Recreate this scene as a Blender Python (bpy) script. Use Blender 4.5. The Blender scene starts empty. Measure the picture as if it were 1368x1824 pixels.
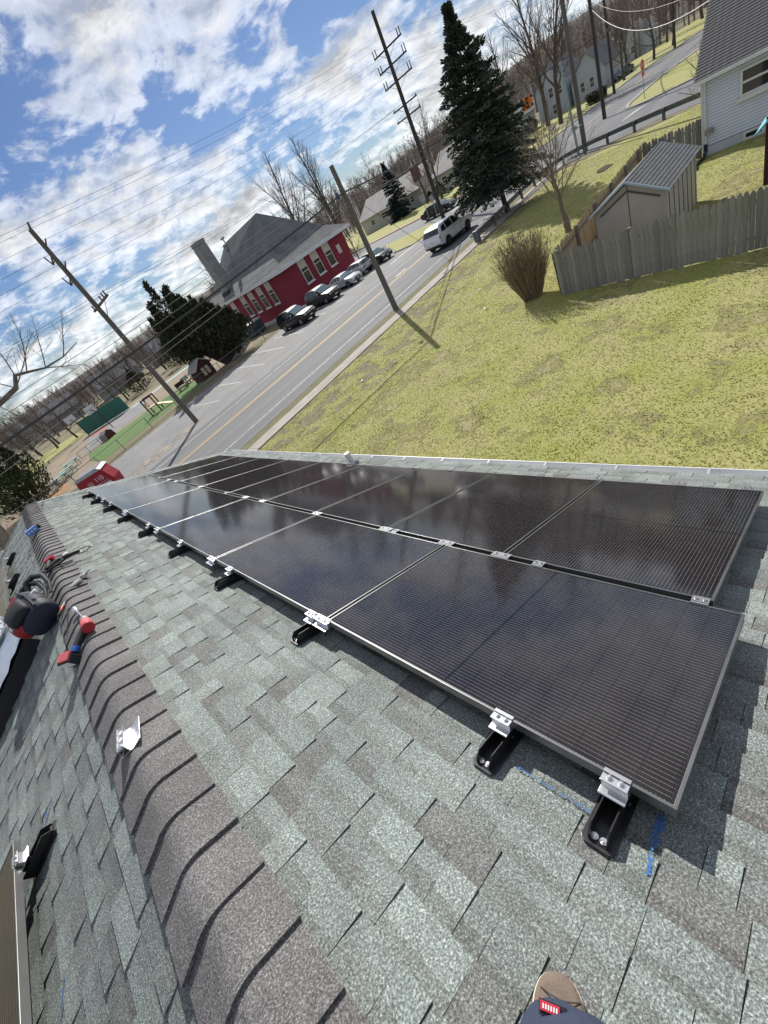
import bpy, bmesh, math, random
import numpy as np
from mathutils import Vector, Matrix, Euler
R=math.radians
SC=bpy.context.scene
COL=SC.collection
# ------------------------------------------------------------------ camera, sky, sun, exposure
cam=bpy.data.cameras.new('camera'); camo=bpy.data.objects.new('camera',cam); COL.objects.link(camo)
cam.sensor_fit='VERTICAL'; cam.sensor_height=36.0; cam.sensor_width=27.0; cam.lens=14.415
cam.clip_start=0.02; cam.clip_end=4000
CAMR=[[0.5722994, -0.6813149, -0.4563808],[-0.7056694, -0.1256626, -0.6973088],[0.4177369, 0.7211234, -0.5526997]]
CPOS=(-0.36846, -0.16768, 5.99977)
m=Matrix.Identity(4)
for i in range(3):
    m[i][0]=CAMR[0][i]; m[i][1]=-CAMR[1][i]; m[i][2]=-CAMR[2][i]; m[i][3]=CPOS[i]
camo.matrix_world=m
SC.camera=camo
SUN_EL=36.0; SUN_AZ=40.8      # azimuth clockwise from +Y
W=bpy.data.worlds.new('World'); SC.world=W; W.use_nodes=True
nt=W.node_tree; nt.nodes.clear()
def N_(t,ty,**k):
    n=t.nodes.new(ty)
    for a,b in k.items(): setattr(n,a,b)
    return n
def L_(t,a,b): t.links.new(a,b)
wo=N_(nt,'ShaderNodeOutputWorld'); bg=N_(nt,'ShaderNodeBackground'); sky=N_(nt,'ShaderNodeTexSky')
sky.sky_type='NISHITA'; sky.sun_disc=False; sky.sun_elevation=R(SUN_EL); sky.sun_rotation=R(SUN_AZ)
sky.air_density=1.0; sky.dust_density=0.15; sky.ozone_density=1.6
bg.inputs[1].default_value=0.06
CLX,CLY=31.7,17.7; SKYTINT=(.68,.80,1.06)
def vmath(t,op,a=None,b=None):
    n=N_(t,'ShaderNodeVectorMath',operation=op)
    for i,x in enumerate((a,b)):
        if x is None: continue
        if isinstance(x,(tuple,list)): n.inputs[i].default_value=x
        else: L_(t,x,n.inputs[i])
    return n
def fmath(t,op,a=None,b=None,clamp=False):
    n=N_(t,'ShaderNodeMath',operation=op); n.use_clamp=clamp
    for i,x in enumerate((a,b)):
        if x is None: continue
        if isinstance(x,(int,float)): n.inputs[i].default_value=x
        else: L_(t,x,n.inputs[i])
    return n.outputs[0]
def ramp(t,fac,stops,interp='LINEAR'):
    n=N_(t,'ShaderNodeValToRGB'); n.color_ramp.interpolation=interp
    e=n.color_ramp.elements
    while len(e)<len(stops): e.new(0.5)
    for el,(p,c) in zip(e,stops):
        el.position=p; el.color=(c,c,c,1) if isinstance(c,(int,float)) else (*c,1)
    L_(t,fac,n.inputs[0]); return n.outputs[0]
def noise(t,vec,scale,detail=4,rough=.5,dist=0,w=None):
    n=N_(t,'ShaderNodeTexNoise'); n.inputs['Scale'].default_value=scale; n.inputs['Detail'].default_value=detail
    n.inputs['Roughness'].default_value=rough; n.inputs['Distortion'].default_value=dist
    if vec is not None: L_(t,vec,n.inputs['Vector'])
    return n.outputs['Fac']
def mixc(t,fac,a,b,mode='MIX'):
    n=N_(t,'ShaderNodeMix',data_type='RGBA',blend_type=mode)
    for s,x in ((0,fac),(6,a),(7,b)):
        if isinstance(x,(int,float)): n.inputs[s].default_value=x
        elif isinstance(x,(tuple,list)): n.inputs[s].default_value=(*x[:3],1)
        else: L_(t,x,n.inputs[s])
    return n.outputs[2]
# clouds live on a flat layer high above the place: direction / height gives their position on that layer
tc=N_(nt,'ShaderNodeTexCoord'); sp=N_(nt,'ShaderNodeSeparateXYZ'); L_(nt,tc.outputs['Generated'],sp.inputs[0])
zz=fmath(nt,'MAXIMUM',fmath(nt,'ADD',sp.outputs[2],0.27),0.08)
cx=fmath(nt,'DIVIDE',sp.outputs[0],zz); cy=fmath(nt,'DIVIDE',sp.outputs[1],zz)
cb=N_(nt,'ShaderNodeCombineXYZ'); L_(nt,cx,cb.inputs[0]); L_(nt,cy,cb.inputs[1])
pos=vmath(nt,'ADD',cb.outputs[0],(CLX,CLY,0)).outputs[0]
warp=N_(nt,'ShaderNodeTexNoise'); warp.inputs['Scale'].default_value=3.0; warp.inputs['Detail'].default_value=3; L_(nt,pos,warp.inputs['Vector'])
wv=vmath(nt,'SCALE',warp.outputs['Color']); wv.inputs[3].default_value=0.16
pos2=vmath(nt,'ADD',pos,wv.outputs[0]).outputs[0]
def cloud_density(p):
    big=noise(nt,p,1.25,10,.60); puff=noise(nt,p,5.0,8,.62)
    return fmath(nt,'ADD',fmath(nt,'MULTIPLY',big,0.74),fmath(nt,'MULTIPLY',puff,0.26))
dens=cloud_density(pos2)
sd=(math.sin(R(SUN_AZ))*.055,math.cos(R(SUN_AZ))*.055,0)
densS=cloud_density(vmath(nt,'ADD',pos2,sd).outputs[0])
low=ramp(nt,sp.outputs[2],[(0.0,.10),(.10,.045),(.28,.0)])      # low in the sky the layer is seen edge on and closes up
dens2=fmath(nt,'ADD',dens,fmath(nt,'MULTIPLY',low,.75))
mask=ramp(nt,dens2,[(.462,0),(.525,.50),(.62,1)],'EASE')
thick=ramp(nt,dens,[(.52,1.0),(.59,.72),(.67,.42)],'EASE')
rimv=fmath(nt,'ADD',.5,fmath(nt,'MULTIPLY',fmath(nt,'SUBTRACT',dens,densS),4.0))
shade=fmath(nt,'MULTIPLY',thick,ramp(nt,rimv,[(.25,.60),(.52,1.0),(.75,1.25)]))
cc=N_(nt,'ShaderNodeCombineColor')
for i,k in enumerate((15.6,15.8,16.1)): L_(nt,fmath(nt,'MULTIPLY',shade,k),cc.inputs[i])
tint=mixc(nt,1.0,sky.outputs[0],SKYTINT,'MULTIPLY')
L_(nt,mixc(nt,fmath(nt,'MULTIPLY',mask,.97),tint,cc.outputs[0]),bg.inputs[0]); L_(nt,bg.outputs[0],wo.inputs[0])
sun=bpy.data.lights.new('sun','SUN'); sun.energy=5.0; sun.angle=R(0.55); sun.color=(1,.955,.88)
suno=bpy.data.objects.new('sun',sun); COL.objects.link(suno)
sdir=Vector((math.sin(R(SUN_AZ))*math.cos(R(SUN_EL)),math.cos(R(SUN_AZ))*math.cos(R(SUN_EL)),math.sin(R(SUN_EL))))
suno.rotation_euler=sdir.to_track_quat('Z','Y').to_euler(); suno.location=(0,0,60)
vs=SC.view_settings; vs.view_transform='Standard'; vs.look='None'; vs.exposure=0.18; vs.gamma=1.0; vs.use_curve_mapping=False
SC.cycles.max_bounces=6; SC.cycles.diffuse_bounces=3; SC.cycles.glossy_bounces=3; SC.cycles.transparent_max_bounces=8
rnd=random.Random(11); nr=np.random.RandomState(5)

# ------------------------------------------------------------------ materials
MATS={}
def pm(name,c,c2=None,s=4,rough=.75,metal=0,bump=0,bs=None,attr=False,fine=None,spec=.5,coat=0,rand=0,stretch=None,rmp=(.35,.65),detail=4,trans=0,ior=1.45,emit=0,c3=None,s3=1.0,r3=(.5,.6),holes=None,crack=None):
    if name in MATS: return MATS[name]
    m=bpy.data.materials.new(name); m.use_nodes=True; t=m.node_tree; b=t.nodes['Principled BSDF']; MATS[name]=m
    tcn=N_(t,'ShaderNodeTexCoord'); vec=tcn.outputs['Object']
    if stretch:
        mp=N_(t,'ShaderNodeMapping'); mp.inputs['Scale'].default_value=stretch; L_(t,vec,mp.inputs[0]); vec=mp.outputs[0]
    col=None
    if attr:
        a=N_(t,'ShaderNodeAttribute'); a.attribute_name='Col'; col=a.outputs['Color']
        if c2 is not None: col=mixc(t,ramp(t,noise(t,vec,s,detail),[(rmp[0],0),(rmp[1],1)]),col,mixc(t,1.0,col,c2,'MULTIPLY'))
    elif c2 is not None: col=mixc(t,ramp(t,noise(t,vec,s,detail),[(rmp[0],0),(rmp[1],1)]),c,c2)
    if c3 is not None: col=mixc(t,ramp(t,noise(t,vec,s3,5,.6),[(r3[0],0),(r3[1],1)]),col if col is not None else c,c3)
    if crack:
        vo_=N_(t,'ShaderNodeTexVoronoi',feature='DISTANCE_TO_EDGE'); vo_.inputs['Scale'].default_value=crack[0]
        wn=N_(t,'ShaderNodeTexNoise'); wn.inputs['Scale'].default_value=crack[0]*2.5; wn.inputs['Detail'].default_value=5; L_(t,vec,wn.inputs['Vector']); ws_=vmath(t,'SCALE',wn.outputs['Color']); ws_.inputs[3].default_value=.9/crack[0]
        L_(t,vmath(t,'ADD',vec,ws_.outputs[0]).outputs[0],vo_.inputs['Vector']); k_=ramp(t,vo_.outputs['Distance'],[(0,crack[2]),(crack[1],1)]); col=mixc(t,1.0,col if col is not None else c,k_,'MULTIPLY')
    if fine:
        f=noise(t,vec,fine[0],2,.7); f=ramp(t,f,[(.28,1-fine[1]),(.72,1+fine[1])])
        col=mixc(t,1.0,col if col is not None else c,f,'MULTIPLY')
    if rand:
        oi=N_(t,'ShaderNodeObjectInfo'); f=ramp(t,oi.outputs['Random'],[(0,1-rand),(1,1+rand)])
        col=mixc(t,1.0,col if col is not None else c,f,'MULTIPLY')
    if col is None: b.inputs['Base Color'].default_value=(*c,1)
    else: L_(t,col,b.inputs['Base Color'])
    b.inputs['Roughness'].default_value=rough; b.inputs['Metallic'].default_value=metal
    b.inputs['Specular IOR Level'].default_value=spec; b.inputs['Coat Weight'].default_value=coat; b.inputs['Coat Roughness'].default_value=.05
    b.inputs['Transmission Weight'].default_value=trans; b.inputs['IOR'].default_value=ior
    if holes: L_(t,ramp(t,noise(t,vec,holes[0],4,.7),[(holes[1],0),(holes[1]+.08,1)]),b.inputs['Alpha'])
    if emit: b.inputs['Emission Color'].default_value=(*c,1); b.inputs['Emission Strength'].default_value=emit
    if bump:
        bn=N_(t,'ShaderNodeBump'); bn.inputs['Strength'].default_value=bump; bn.inputs['Distance'].default_value=.02
        L_(t,noise(t,vec,bs or s*4,4,.6),bn.inputs['Height']); L_(t,bn.outputs[0],b.inputs['Normal'])
    return m

# ------------------------------------------------------------------ mesh helpers
class MB:
    def __init__(s): s.v=[]; s.f=[]; s.c=[]; s.col=None
    def add(s,vs,fs):
        o=len(s.v); s.v+= [tuple(x) for x in vs]; s.f+=[tuple(i+o for i in f) for f in fs]
        if s.col is not None: s.c+=[s.col]*len(fs)
        return s
    def box(s,x0,x1,y0,y1,z0,z1,M=None):
        p=[(x0,y0,z0),(x1,y0,z0),(x1,y1,z0),(x0,y1,z0),(x0,y0,z1),(x1,y0,z1),(x1,y1,z1),(x0,y1,z1)]
        if M is not None: p=[tuple(M@Vector(q)) for q in p]
        return s.add(p,[(0,3,2,1),(4,5,6,7),(0,1,5,4),(1,2,6,5),(2,3,7,6),(3,0,4,7)])
    def cbox(s,c,d,M=None):
        return s.box(c[0]-d[0]/2,c[0]+d[0]/2,c[1]-d[1]/2,c[1]+d[1]/2,c[2]-d[2]/2,c[2]+d[2]/2,M)
    def tube(s,pts,rad,n=8,cap=True,M=None):
        pts=[Vector(p) for p in pts]
        if not hasattr(rad,'__len__'): rad=[rad]*len(pts)
        o=len(s.v); vs=[]; prev=None
        for i,p in enumerate(pts):
            d=(pts[min(i+1,len(pts)-1)]-pts[max(i-1,0)])
            if d.length<1e-9: d=Vector((0,0,1))
            d.normalize()
            if prev is None:
                a=d.orthogonal().normalized()
            else:
                a=prev-d*prev.dot(d)
                if a.length<1e-6: a=d.orthogonal()
                a.normalize()
            prev=a; b=d.cross(a)
            for k in range(n):
                t=2*math.pi*k/n; q=p+(a*math.cos(t)+b*math.sin(t))*rad[i]
                vs.append(tuple(M@q) if M is not None else tuple(q))
        fs=[]
        for i in range(len(pts)-1):
            for k in range(n):
                fs.append((i*n+k,i*n+(k+1)%n,(i+1)*n+(k+1)%n,(i+1)*n+k))
        if cap:
            fs.append(tuple(range(n-1,-1,-1))); L=(len(pts)-1)*n; fs.append(tuple(L+k for k in range(n)))
        return s.add(vs,fs)
    def cyl(s,p,q,r,n=12,r2=None,M=None): return s.tube([p,q],[r,r if r2 is None else r2],n,True,M)
    def prism(s,out,a,b,ax='y',sc=1.0,M=None,off=(0,0)):
        # outline in the plane across ax, from a to b; far end scaled by sc
        n=len(out); vs=[]
        for t,k in ((a,1),(b,sc)):
            for (u,w) in out:
                u2,w2=u*k+(off[0] if t==b else 0),w*k+(off[1] if t==b else 0)
                p={'y':(u2,t,w2),'x':(t,u2,w2),'z':(u2,w2,t)}[ax]; vs.append(tuple(M@Vector(p)) if M is not None else p)
        fs=[tuple(range(n)),tuple(range(2*n-1,n-1,-1))]+[(i,i+n,(i+1)%n+n,(i+1)%n) for i in range(n)]
        return s.add(vs,fs)
    def quad(s,*p): return s.add(p,[tuple(range(len(p)))])
    def sphere(s,c,r,nu=10,nv=6,M=None):
        r=(r,r,r) if not hasattr(r,'__len__') else r
        vs=[];fs=[]
        for j in range(nv+1):
            ph=math.pi*j/nv
            for i in range(nu):
                t=2*math.pi*i/nu; q=Vector((c[0]+r[0]*math.sin(ph)*math.cos(t),c[1]+r[1]*math.sin(ph)*math.sin(t),c[2]-r[2]*math.cos(ph)))
                vs.append(tuple(M@q) if M is not None else tuple(q))
        for j in range(nv):
            for i in range(nu): fs.append((j*nu+i,j*nu+(i+1)%nu,(j+1)*nu+(i+1)%nu,(j+1)*nu+i))
        return s.add(vs,fs)
    def mesh(s,name,mat,smooth=False,bevel=0,fix=True):
        me=bpy.data.meshes.new(name); me.from_pydata(s.v,[],s.f); me.update()
        if s.c:
            at=me.attributes.new('Col','FLOAT_COLOR','FACE'); a=np.ones((len(s.c),4),dtype=np.float32); a[:,:3]=np.array(s.c); at.data.foreach_set('color',a.ravel())
        if bevel or fix:
            bm=bmesh.new(); bm.from_mesh(me)
            if bevel:
                bmesh.ops.remove_doubles(bm,verts=bm.verts,dist=1e-5)
            if fix: bmesh.ops.recalc_face_normals(bm,faces=bm.faces)
            if bevel:
                es=[e for e in bm.edges if len(e.link_faces)==2 and e.calc_face_angle(0)>.5]
                bmesh.ops.bevel(bm,geom=es,offset=bevel,segments=2,profile=.6,affect='EDGES',clamp_overlap=True)
            bm.to_mesh(me); bm.free()
        if smooth:
            me.polygons.foreach_set('use_smooth',[True]*len(me.polygons))
            if smooth!=2: me.set_sharp_from_angle(angle=R(40))
        if mat: me.materials.append(MATS[mat] if isinstance(mat,str) else mat)
        return me
    def build(s,name,mat,parent=None,smooth=False,bevel=0,fix=True):
        return link(name,s.mesh(name,mat,smooth,bevel,fix),parent)
KIDS={}
def link(name,me,parent=None,loc=None,rot=None):
    o=bpy.data.objects.new(name,me); COL.objects.link(o)
    if parent: o.parent=parent; KIDS.setdefault(parent.name,[]).append(o)
    if loc is not None: o.location=loc
    if rot is not None: o.rotation_euler=rot
    return o
def tag(o,label=None,cat=None,group=None,kind=None):
    for k,v in (('label',label),('category',cat),('group',group),('kind',kind)):
        if v: o[k]=v
    return o
def thing(name,label,cat,loc=(0,0,0),rz=0,group=None,rot=None):
    o=link(name,None,None,loc,rot if rot is not None else (0,0,rz)); o.empty_display_size=.2
    return tag(o,label,cat,group)
def copytree(o,parent=None):
    c=o.copy(); COL.objects.link(c); c.parent=parent
    if parent: KIDS.setdefault(parent.name,[]).append(c)
    for ch in list(KIDS.get(o.name,[])): copytree(ch,c)
    return c
def dup(o,loc,rz=None,label=None,group=None,scale=None,rot=None):
    c=copytree(o); c.location=loc
    if rz is not None: c.rotation_euler=(0,0,rz)
    if rot is not None: c.rotation_euler=rot
    if scale is not None: c.scale=scale if hasattr(scale,'__len__') else (scale,)*3
    if label: c['label']=label
    if group: c['group']=group
    return c
def structure(name,mb,mat,label=None,smooth=False):
    o=mb.build(name,mat,None,smooth); o['kind']='structure'
    if label: o['label']=label
    return o
def sheet(name,pts,z,mat):   # a flat ground sheet from its outline, thin closed slab
    mb=MB(); mb.prism([(p[0],p[1]) for p in pts],z-.05,z,'z'); return structure(name,mb,mat)
ORD=['first','second','third','fourth','fifth','sixth','seventh','eighth','ninth','tenth','eleventh','twelfth','thirteenth','fourteenth','fifteenth']
# ------------------------------------------------------------------ the house we stand on: roof, shingles, ridge caps, gutter
TH=R(25.128); ct,st=math.cos(TH),math.sin(TH)
CREST=Vector((-1.0059,0,4.699)); U0,U1=-4.0,11.85; SMAX=4.73
def FR(s,u,n=0): return CREST+Vector((s*ct+n*st,u,-s*st+n*ct))       # front slope point
def BK(s,u,n=0): return CREST+Vector((-s*ct-n*st,u,-s*st+n*ct))      # back slope point
def granule(name,mulA=1.0,attr=True,c=(.2,.19,.19),c2=None):
    m=bpy.data.materials.new(name); m.use_nodes=True; t=m.node_tree; b=t.nodes['Principled BSDF']; MATS[name]=m
    g=N_(t,'ShaderNodeNewGeometry'); vec=g.outputs['Position']
    if attr:
        a=N_(t,'ShaderNodeAttribute'); a.attribute_name='Col'; col=a.outputs['Color']
    else: col=mixc(t,ramp(t,noise(t,vec,3.1,4),[(.35,0),(.65,1)]),c,c2)
    bl=ramp(t,noise(t,vec,2.3,5,.65),[(.3,.80),(.7,1.16)]); col=mixc(t,1,col,bl,'MULTIPLY')
    n1=noise(t,vec,170,3,.75); n2=noise(t,vec,430,2,.6)
    k=ramp(t,n1,[(.30,.26),(.44,.70),(.54,1.05),(.63,1.85),(.70,2.4)]); col=mixc(t,1,col,k,'MULTIPLY')
    k2=ramp(t,n2,[(.32,.62),(.68,1.38)]); col=mixc(t,1,col,k2,'MULTIPLY')
    L_(t,col,b.inputs['Base Color']); b.inputs['Roughness'].default_value=.88; b.inputs['Specular IOR Level'].default_value=.25
    bn=N_(t,'ShaderNodeBump'); bn.inputs['Strength'].default_value=.55; bn.inputs['Distance'].default_value=.004; L_(t,n1,bn.inputs['Height']); L_(t,bn.outputs[0],b.inputs['Normal'])
    return m
granule('shingle'); granule('cap',attr=False,c=(.172,.166,.165),c2=(.145,.140,.140))
pm('underlay',(.09,.09,.095),rough=.9); pm('white_trim',(.74,.75,.76),rough=.45,c2=(.64,.66,.68),s=1.2)
pm('housewall',(.62,.62,.58),rough=.7); pm('dark_edge',(.05,.05,.05),rough=.8)
house=thing('house','grey green shingled house roof carrying the solar panels in the foreground','house')
hw=MB(); hw.box(CREST.x-SMAX*ct+.45,CREST.x+SMAX*ct-.45,U0+.3,U1-.3,0,2.72); hw.prism([(CREST.x-SMAX*ct+.46,2.72),(CREST.x+SMAX*ct-.46,2.72),(CREST.x,4.55)],U0+.3,U1-.3,'y'); hw.build('wall','housewall',house)
def slope(name,back):
    mb=MB(); mb.box(0,SMAX,(-U1 if back else U0),(-U0 if back else U1),-.05,-.001)
    o=mb.build(name,'underlay',house); o.location=CREST; o.rotation_euler=(0,TH,math.pi if back else 0); return o
fslope=slope('roof_slope',False); bslope=slope('roof_slope',True)
WID=[.08,.105,.13,.16,.20,.25]; THK=[.0045,.0115]
TONE=[(.232,.266,.253),(.216,.247,.236),(.254,.290,.276),(.202,.224,.215),(.178,.184,.178),(.192,.207,.200)]
def tabmesh(mb,x,y,w,t,z0=.0006,skew=0):
    # a tab: its upper strip carries the darker printed shadow band of laminated shingles
    x0,x1=x-.131,x; g=.0012; h=hash((round(x,3),round(w,3),round(t,4),round(y,2)))%100/100.
    k=.18+.45*h; xm=x0+.131*k; zm=z0+(t-z0)*k; c=mb.col; dk=.74+.22*((h*7)%1)
    mb.col=(c[0]*dk*1.02,c[1]*dk*.985,c[2]*dk*.975)
    mb.add([(x0,y+g,z0),(xm,y+g,zm),(xm,y+w-g,zm),(x0,y+w-g,z0)],[(0,1,2,3)]); mb.col=c
    mb.add([(xm,y+g,zm),(x1,y+g,t),(x1,y+w-g,t),(xm,y+w-g,zm),(x1,y+g,0),(x1,y+w-g,0),(x0,y+g,0),(x0,y+w-g,0),(x0,y+g,z0),(x0,y+w-g,z0)],[(0,1,2,3),(1,4,5,2),(8,6,4,1),(9,2,5,7)])
TABM={}
def tabme(wi,ti,ci,vi=0):
    k=(wi,ti,ci,vi)
    if k not in TABM:
        mb=MB(); mb.col=TONE[ci]; tabmesh(mb,0,vi*1e-6,WID[wi],THK[ti]*(1+.02*vi)); TABM[k]=mb.mesh('shingle','shingle',fix=False)
    return TABM[k]
Rm=np.array(CAMR); Cp=np.array(CPOS)
def pxy(P):
    q=Rm@(np.array(P)-Cp)
    if q[2]<.05: return None
    return 684+730.34*q[0]/q[2],912+730.34*q[1]/q[2],q[2]
def lay(slopeo,back,umin,umax,limit,skip):
    tabs=[]; k=0; off=.05
    while True:
        x=off+.13*(k+1); k+=1
        if x>SMAX+.02: break
        y=umin-rnd.random()*.3; prevc=0; up=0
        while y<umax:
            wi=rnd.choices(range(6),(1,2,3,3,3,2))[0]; w=WID[wi]
            up=1-up if rnd.random()<.86 else up
            ci=rnd.choices(range(6),(4,4,3,2,.5,.8) if up else (2,3,1.2,3,2.2,3))[0]
            if y>=umin-.02 and y+w<=umax+.12: tabs.append((x,y,w,wi,up,ci))
            y+=w
    vis=[]
    for i,(x,y,w,wi,up,ci) in enumerate(tabs):
        yy=-(y+w/2) if back else y+w/2
        P=(BK if back else FR)(x-.065,yy)
        p=pxy(P); big=-1
        if p and -40<p[0]<1408 and -40<p[1]<1864 and not skip(x,yy): big=1/p[2]
        vis.append((big,i))
    vis.sort(reverse=True); own={i for b,i in vis[:limit] if b>0}
    rest=MB()
    for i,(x,y,w,wi,up,ci) in enumerate(tabs):
        if i in own: link('shingle',tabme(wi,up,ci,i%3),slopeo,(x,y,0))
        else:
            rest.col=TONE[ci]; tabmesh(rest,x,y,w,THK[up])
    o=rest.build('shingle_courses','shingle',slopeo,fix=False); o['kind']='stuff'
ARR=lambda s,u: (1.10<s<4.0 and .05<u<10.4) or s<.16
lay(fslope,False,U0,U1,300,ARR)
lay(bslope,True,-U1,-U0,300,lambda s,u: s<.16 or s>1.4)
# ridge caps
def capmesh():
    mb=MB(); prof=[]
    for d in (.178,.12,.068): prof.append((d*ct,-d*st))
    a=Vector((.052*ct,-.052*st)); b=Vector((0,.003)); c=Vector((-.052*ct,-.052*st))
    for i in range(7):
        t=i/6; q=a*(1-t)**2+b*2*t*(1-t)+c*t*t; prof.append((q.x,q.y))
    for d in (.068,.12,.178): prof.append((-d*ct,-d*st))
    n=len(prof)
    def nrm(i):
        p=Vector(prof[max(i-1,0)]); q=Vector(prof[min(i+1,n-1)]); d=(q-p).normalized(); return Vector((d.y,-d.x)) if Vector((d.y,-d.x)).y>0 else Vector((-d.y,d.x))
    vs=[]
    for y,hi in ((0,.0290),(0,.0150),(.255,.0135),(.255,.0085)):
        for i,p in enumerate(prof):
            q=Vector(p)+nrm(i)*hi; vs.append((q.x,y,q.y))
    fs=[]
    for i in range(n-1):
        fs+=[(i,i+1,2*n+i+1,2*n+i),(i,n+i,n+i+1,i+1),(n+i,3*n+i,3*n+i+1,n+i+1)]
    for i in (0,n-1): fs.append((i,2*n+i,3*n+i,n+i))
    mb.add(vs,fs); return mb.mesh('ridge_cap','cap',smooth=True)
cme=capmesh(); k=0; u=.50-.2127*21
while u<U1-.1:
    o=link('ridge_cap',cme,house,(CREST.x+rnd.uniform(-.004,.004),u,CREST.z),(0,0,rnd.uniform(-.006,.006))); u+=.2127+rnd.uniform(-.004,.004)
# rake and eave trim, gutter with hangers, vent pipe
tr=MB()
for s_,back in ((fslope,0),(bslope,1)):
    mb=MB()
    for y in (U1,U0-.02) if not back else (-U1-.02,-U0): mb.box(0,SMAX,y,y+.02,-.16,.004)
    mb.build('rake_trim','white_trim',s_)
g=MB(); gx=CREST.x+SMAX*ct; gz=CREST.z-SMAX*st
prof=[(0,0),(0,-.11),(.03,-.125),(.09,-.125),(.115,-.07),(.125,0),(.115,.0),(.105,-.068),(.085,-.115),(.03,-.115),(.008,-.105),(.008,0)]
g.prism([(gx+.005+a,gz-.035+b) for a,b in prof],U0,U1+.02,'y'); gut=g.build('gutter','white_trim',house)
hm=MB(); hm.box(gx+.006,gx+.125,-.012,.012,gz-.045,gz-.033); hme=hm.mesh('gutter_hanger',pm('hanger',(.40,.41,.42),rough=.5))
u=-3.5
while u<11.8: link('gutter_hanger',hme,gut,(0,u,0)); u+=.82
fa=MB(); fa.box(gx-.03,gx+.004,U0,U1,gz-.22,gz-.03); fa.build('fascia','white_trim',house)
pm('pvc',(.70,.71,.72),rough=.4); pm('pvc_in',(.03,.03,.03)); pm('lead',(.25,.26,.27),rough=.5,metal=.4)
vp=MB(); b0=FR(4.30,5.43,0); vp.tube([b0+Vector((0,0,-.05)),b0+Vector((0,0,.26))],.05,16,False); vp.tube([b0+Vector((0,0,.26)),b0+Vector((0,0,.262)),b0+Vector((0,0,.05))],[.05,.042,.042],16,False)
vo=vp.build('vent_pipe','pvc',house,smooth=True)
fl=MB(); fl.tube([b0+Vector((.04,0,-.01)),b0+Vector((.02,0,.05))],[.09,.055],14,True); fl.build('pipe_flashing','lead',vo,smooth=True)
# blue chalk marks on the shingles
m=pm('chalk',(.04,.12,.38),c2=(.06,.19,.48),s=30,rough=.95,holes=(120,.44))
def chalk(pts,w,back=False):
    mb=MB(); n=len(pts)
    for i,(s,u_) in enumerate(pts):
        j=min(i+1,n-1); k0=max(i-1,0); d=Vector((pts[j][0]-pts[k0][0],pts[j][1]-pts[k0][1])).normalized(); nn=Vector((-d.y,d.x))*w*.5*rnd.uniform(.35,1.1)
        for sg in (1,-1): mb.v.append((s+nn.x*sg,u_+nn.y*sg,.0122))
    for i in range(n-1): mb.f.append((2*i,2*i+1,2*i+3,2*i+2))
    o=mb.build('chalk_mark','chalk',bslope if back else fslope,fix=False); return o
def seg(a,b,n): return [(a[0]+(b[0]-a[0])*i/n+rnd.uniform(-.002,.002),a[1]+(b[1]-a[1])*i/n+rnd.uniform(-.002,.002)) for i in range(n+1)]
chalk(seg((.972,.47),(.975,.195),26),.010)
chalk(seg((1.10,.045),(.995,.042),18),.030); chalk(seg((.99,.041),(.905,.028),14),.014)
chalk([(s,-u_) for s,u_ in seg((.72,2.66),(.80,2.60),8)],.03,True); chalk([(s,-u_) for s,u_ in seg((1.02,2.45),(1.10,2.40),8)],.02,True); chalk([(s,-u_) for s,u_ in seg((.80,1.66),(.92,1.50),10)],.025,True)

# ------------------------------------------------------------------ solar panels
def panelglass():
    m=bpy.data.materials.new('panel_glass'); m.use_nodes=True; t=m.node_tree; b=t.nodes['Principled BSDF']; MATS['panel_glass']=m
    tcn=N_(t,'ShaderNodeTexCoord'); s=N_(t,'ShaderNodeSeparateXYZ'); L_(t,tcn.outputs['Object'],s.inputs[0]); X,Y=s.outputs[0],s.outputs[1]
    def line(v,per,half,phase=0.0):
        a=fmath(t,'ADD',v,100*per+phase); f=fmath(t,'MODULO',a,per); d=fmath(t,'ABSOLUTE',fmath(t,'SUBTRACT',f,per/2)); return fmath(t,'LESS_THAN',d,half)
    cell=.1817; hc=.0925
    ax=fmath(t,'ABSOLUTE',X); ay=fmath(t,'ABSOLUTE',Y)
    inside=fmath(t,'MULTIPLY',fmath(t,'LESS_THAN',ax,.842),fmath(t,'LESS_THAN',ay,.546))
    bus=line(Y,.01817,.00036)
    gapx=line(ax,hc,.0011,hc/2-.005); gapy=line(Y,cell,.0012,cell/2)
    mid=fmath(t,'LESS_THAN',ax,.0055)
    pad=fmath(t,'MULTIPLY',line(ax,hc/8,.0016),bus)
    notbus=fmath(t,'MAXIMUM',fmath(t,'MAXIMUM',gapx,gapy),mid)
    busv=fmath(t,'MULTIPLY',fmath(t,'MULTIPLY',bus,inside),fmath(t,'SUBTRACT',1.0,notbus))
    nz=noise(t,tcn.outputs['Object'],1.6,3); cellc=mixc(t,nz,(.011,.010,.014),(.019,.015,.016))
    col=mixc(t,fmath(t,'MULTIPLY',notbus,inside),cellc,(.006,.006,.007))
    col=mixc(t,busv,col,(.30,.29,.30)); col=mixc(t,fmath(t,'MULTIPLY',pad,fmath(t,'SUBTRACT',1.0,notbus)),col,(.45,.44,.44))
    dust=ramp(t,noise(t,tcn.outputs['Object'],9,6,.7),[(.45,0),(.8,.03)]); col=mixc(t,dust,col,(.4,.38,.34))
    L_(t,col,b.inputs['Base Color']); b.inputs['IOR'].default_value=1.5; b.inputs['Specular IOR Level'].default_value=.5
    b.inputs['Roughness'].default_value=.085
panelglass()
pm('frame_metal',(.25,.25,.25),rough=.34,metal=.8,c2=(.20,.20,.20),s=6); pm('backsheet',(.02,.02,.02))
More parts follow.
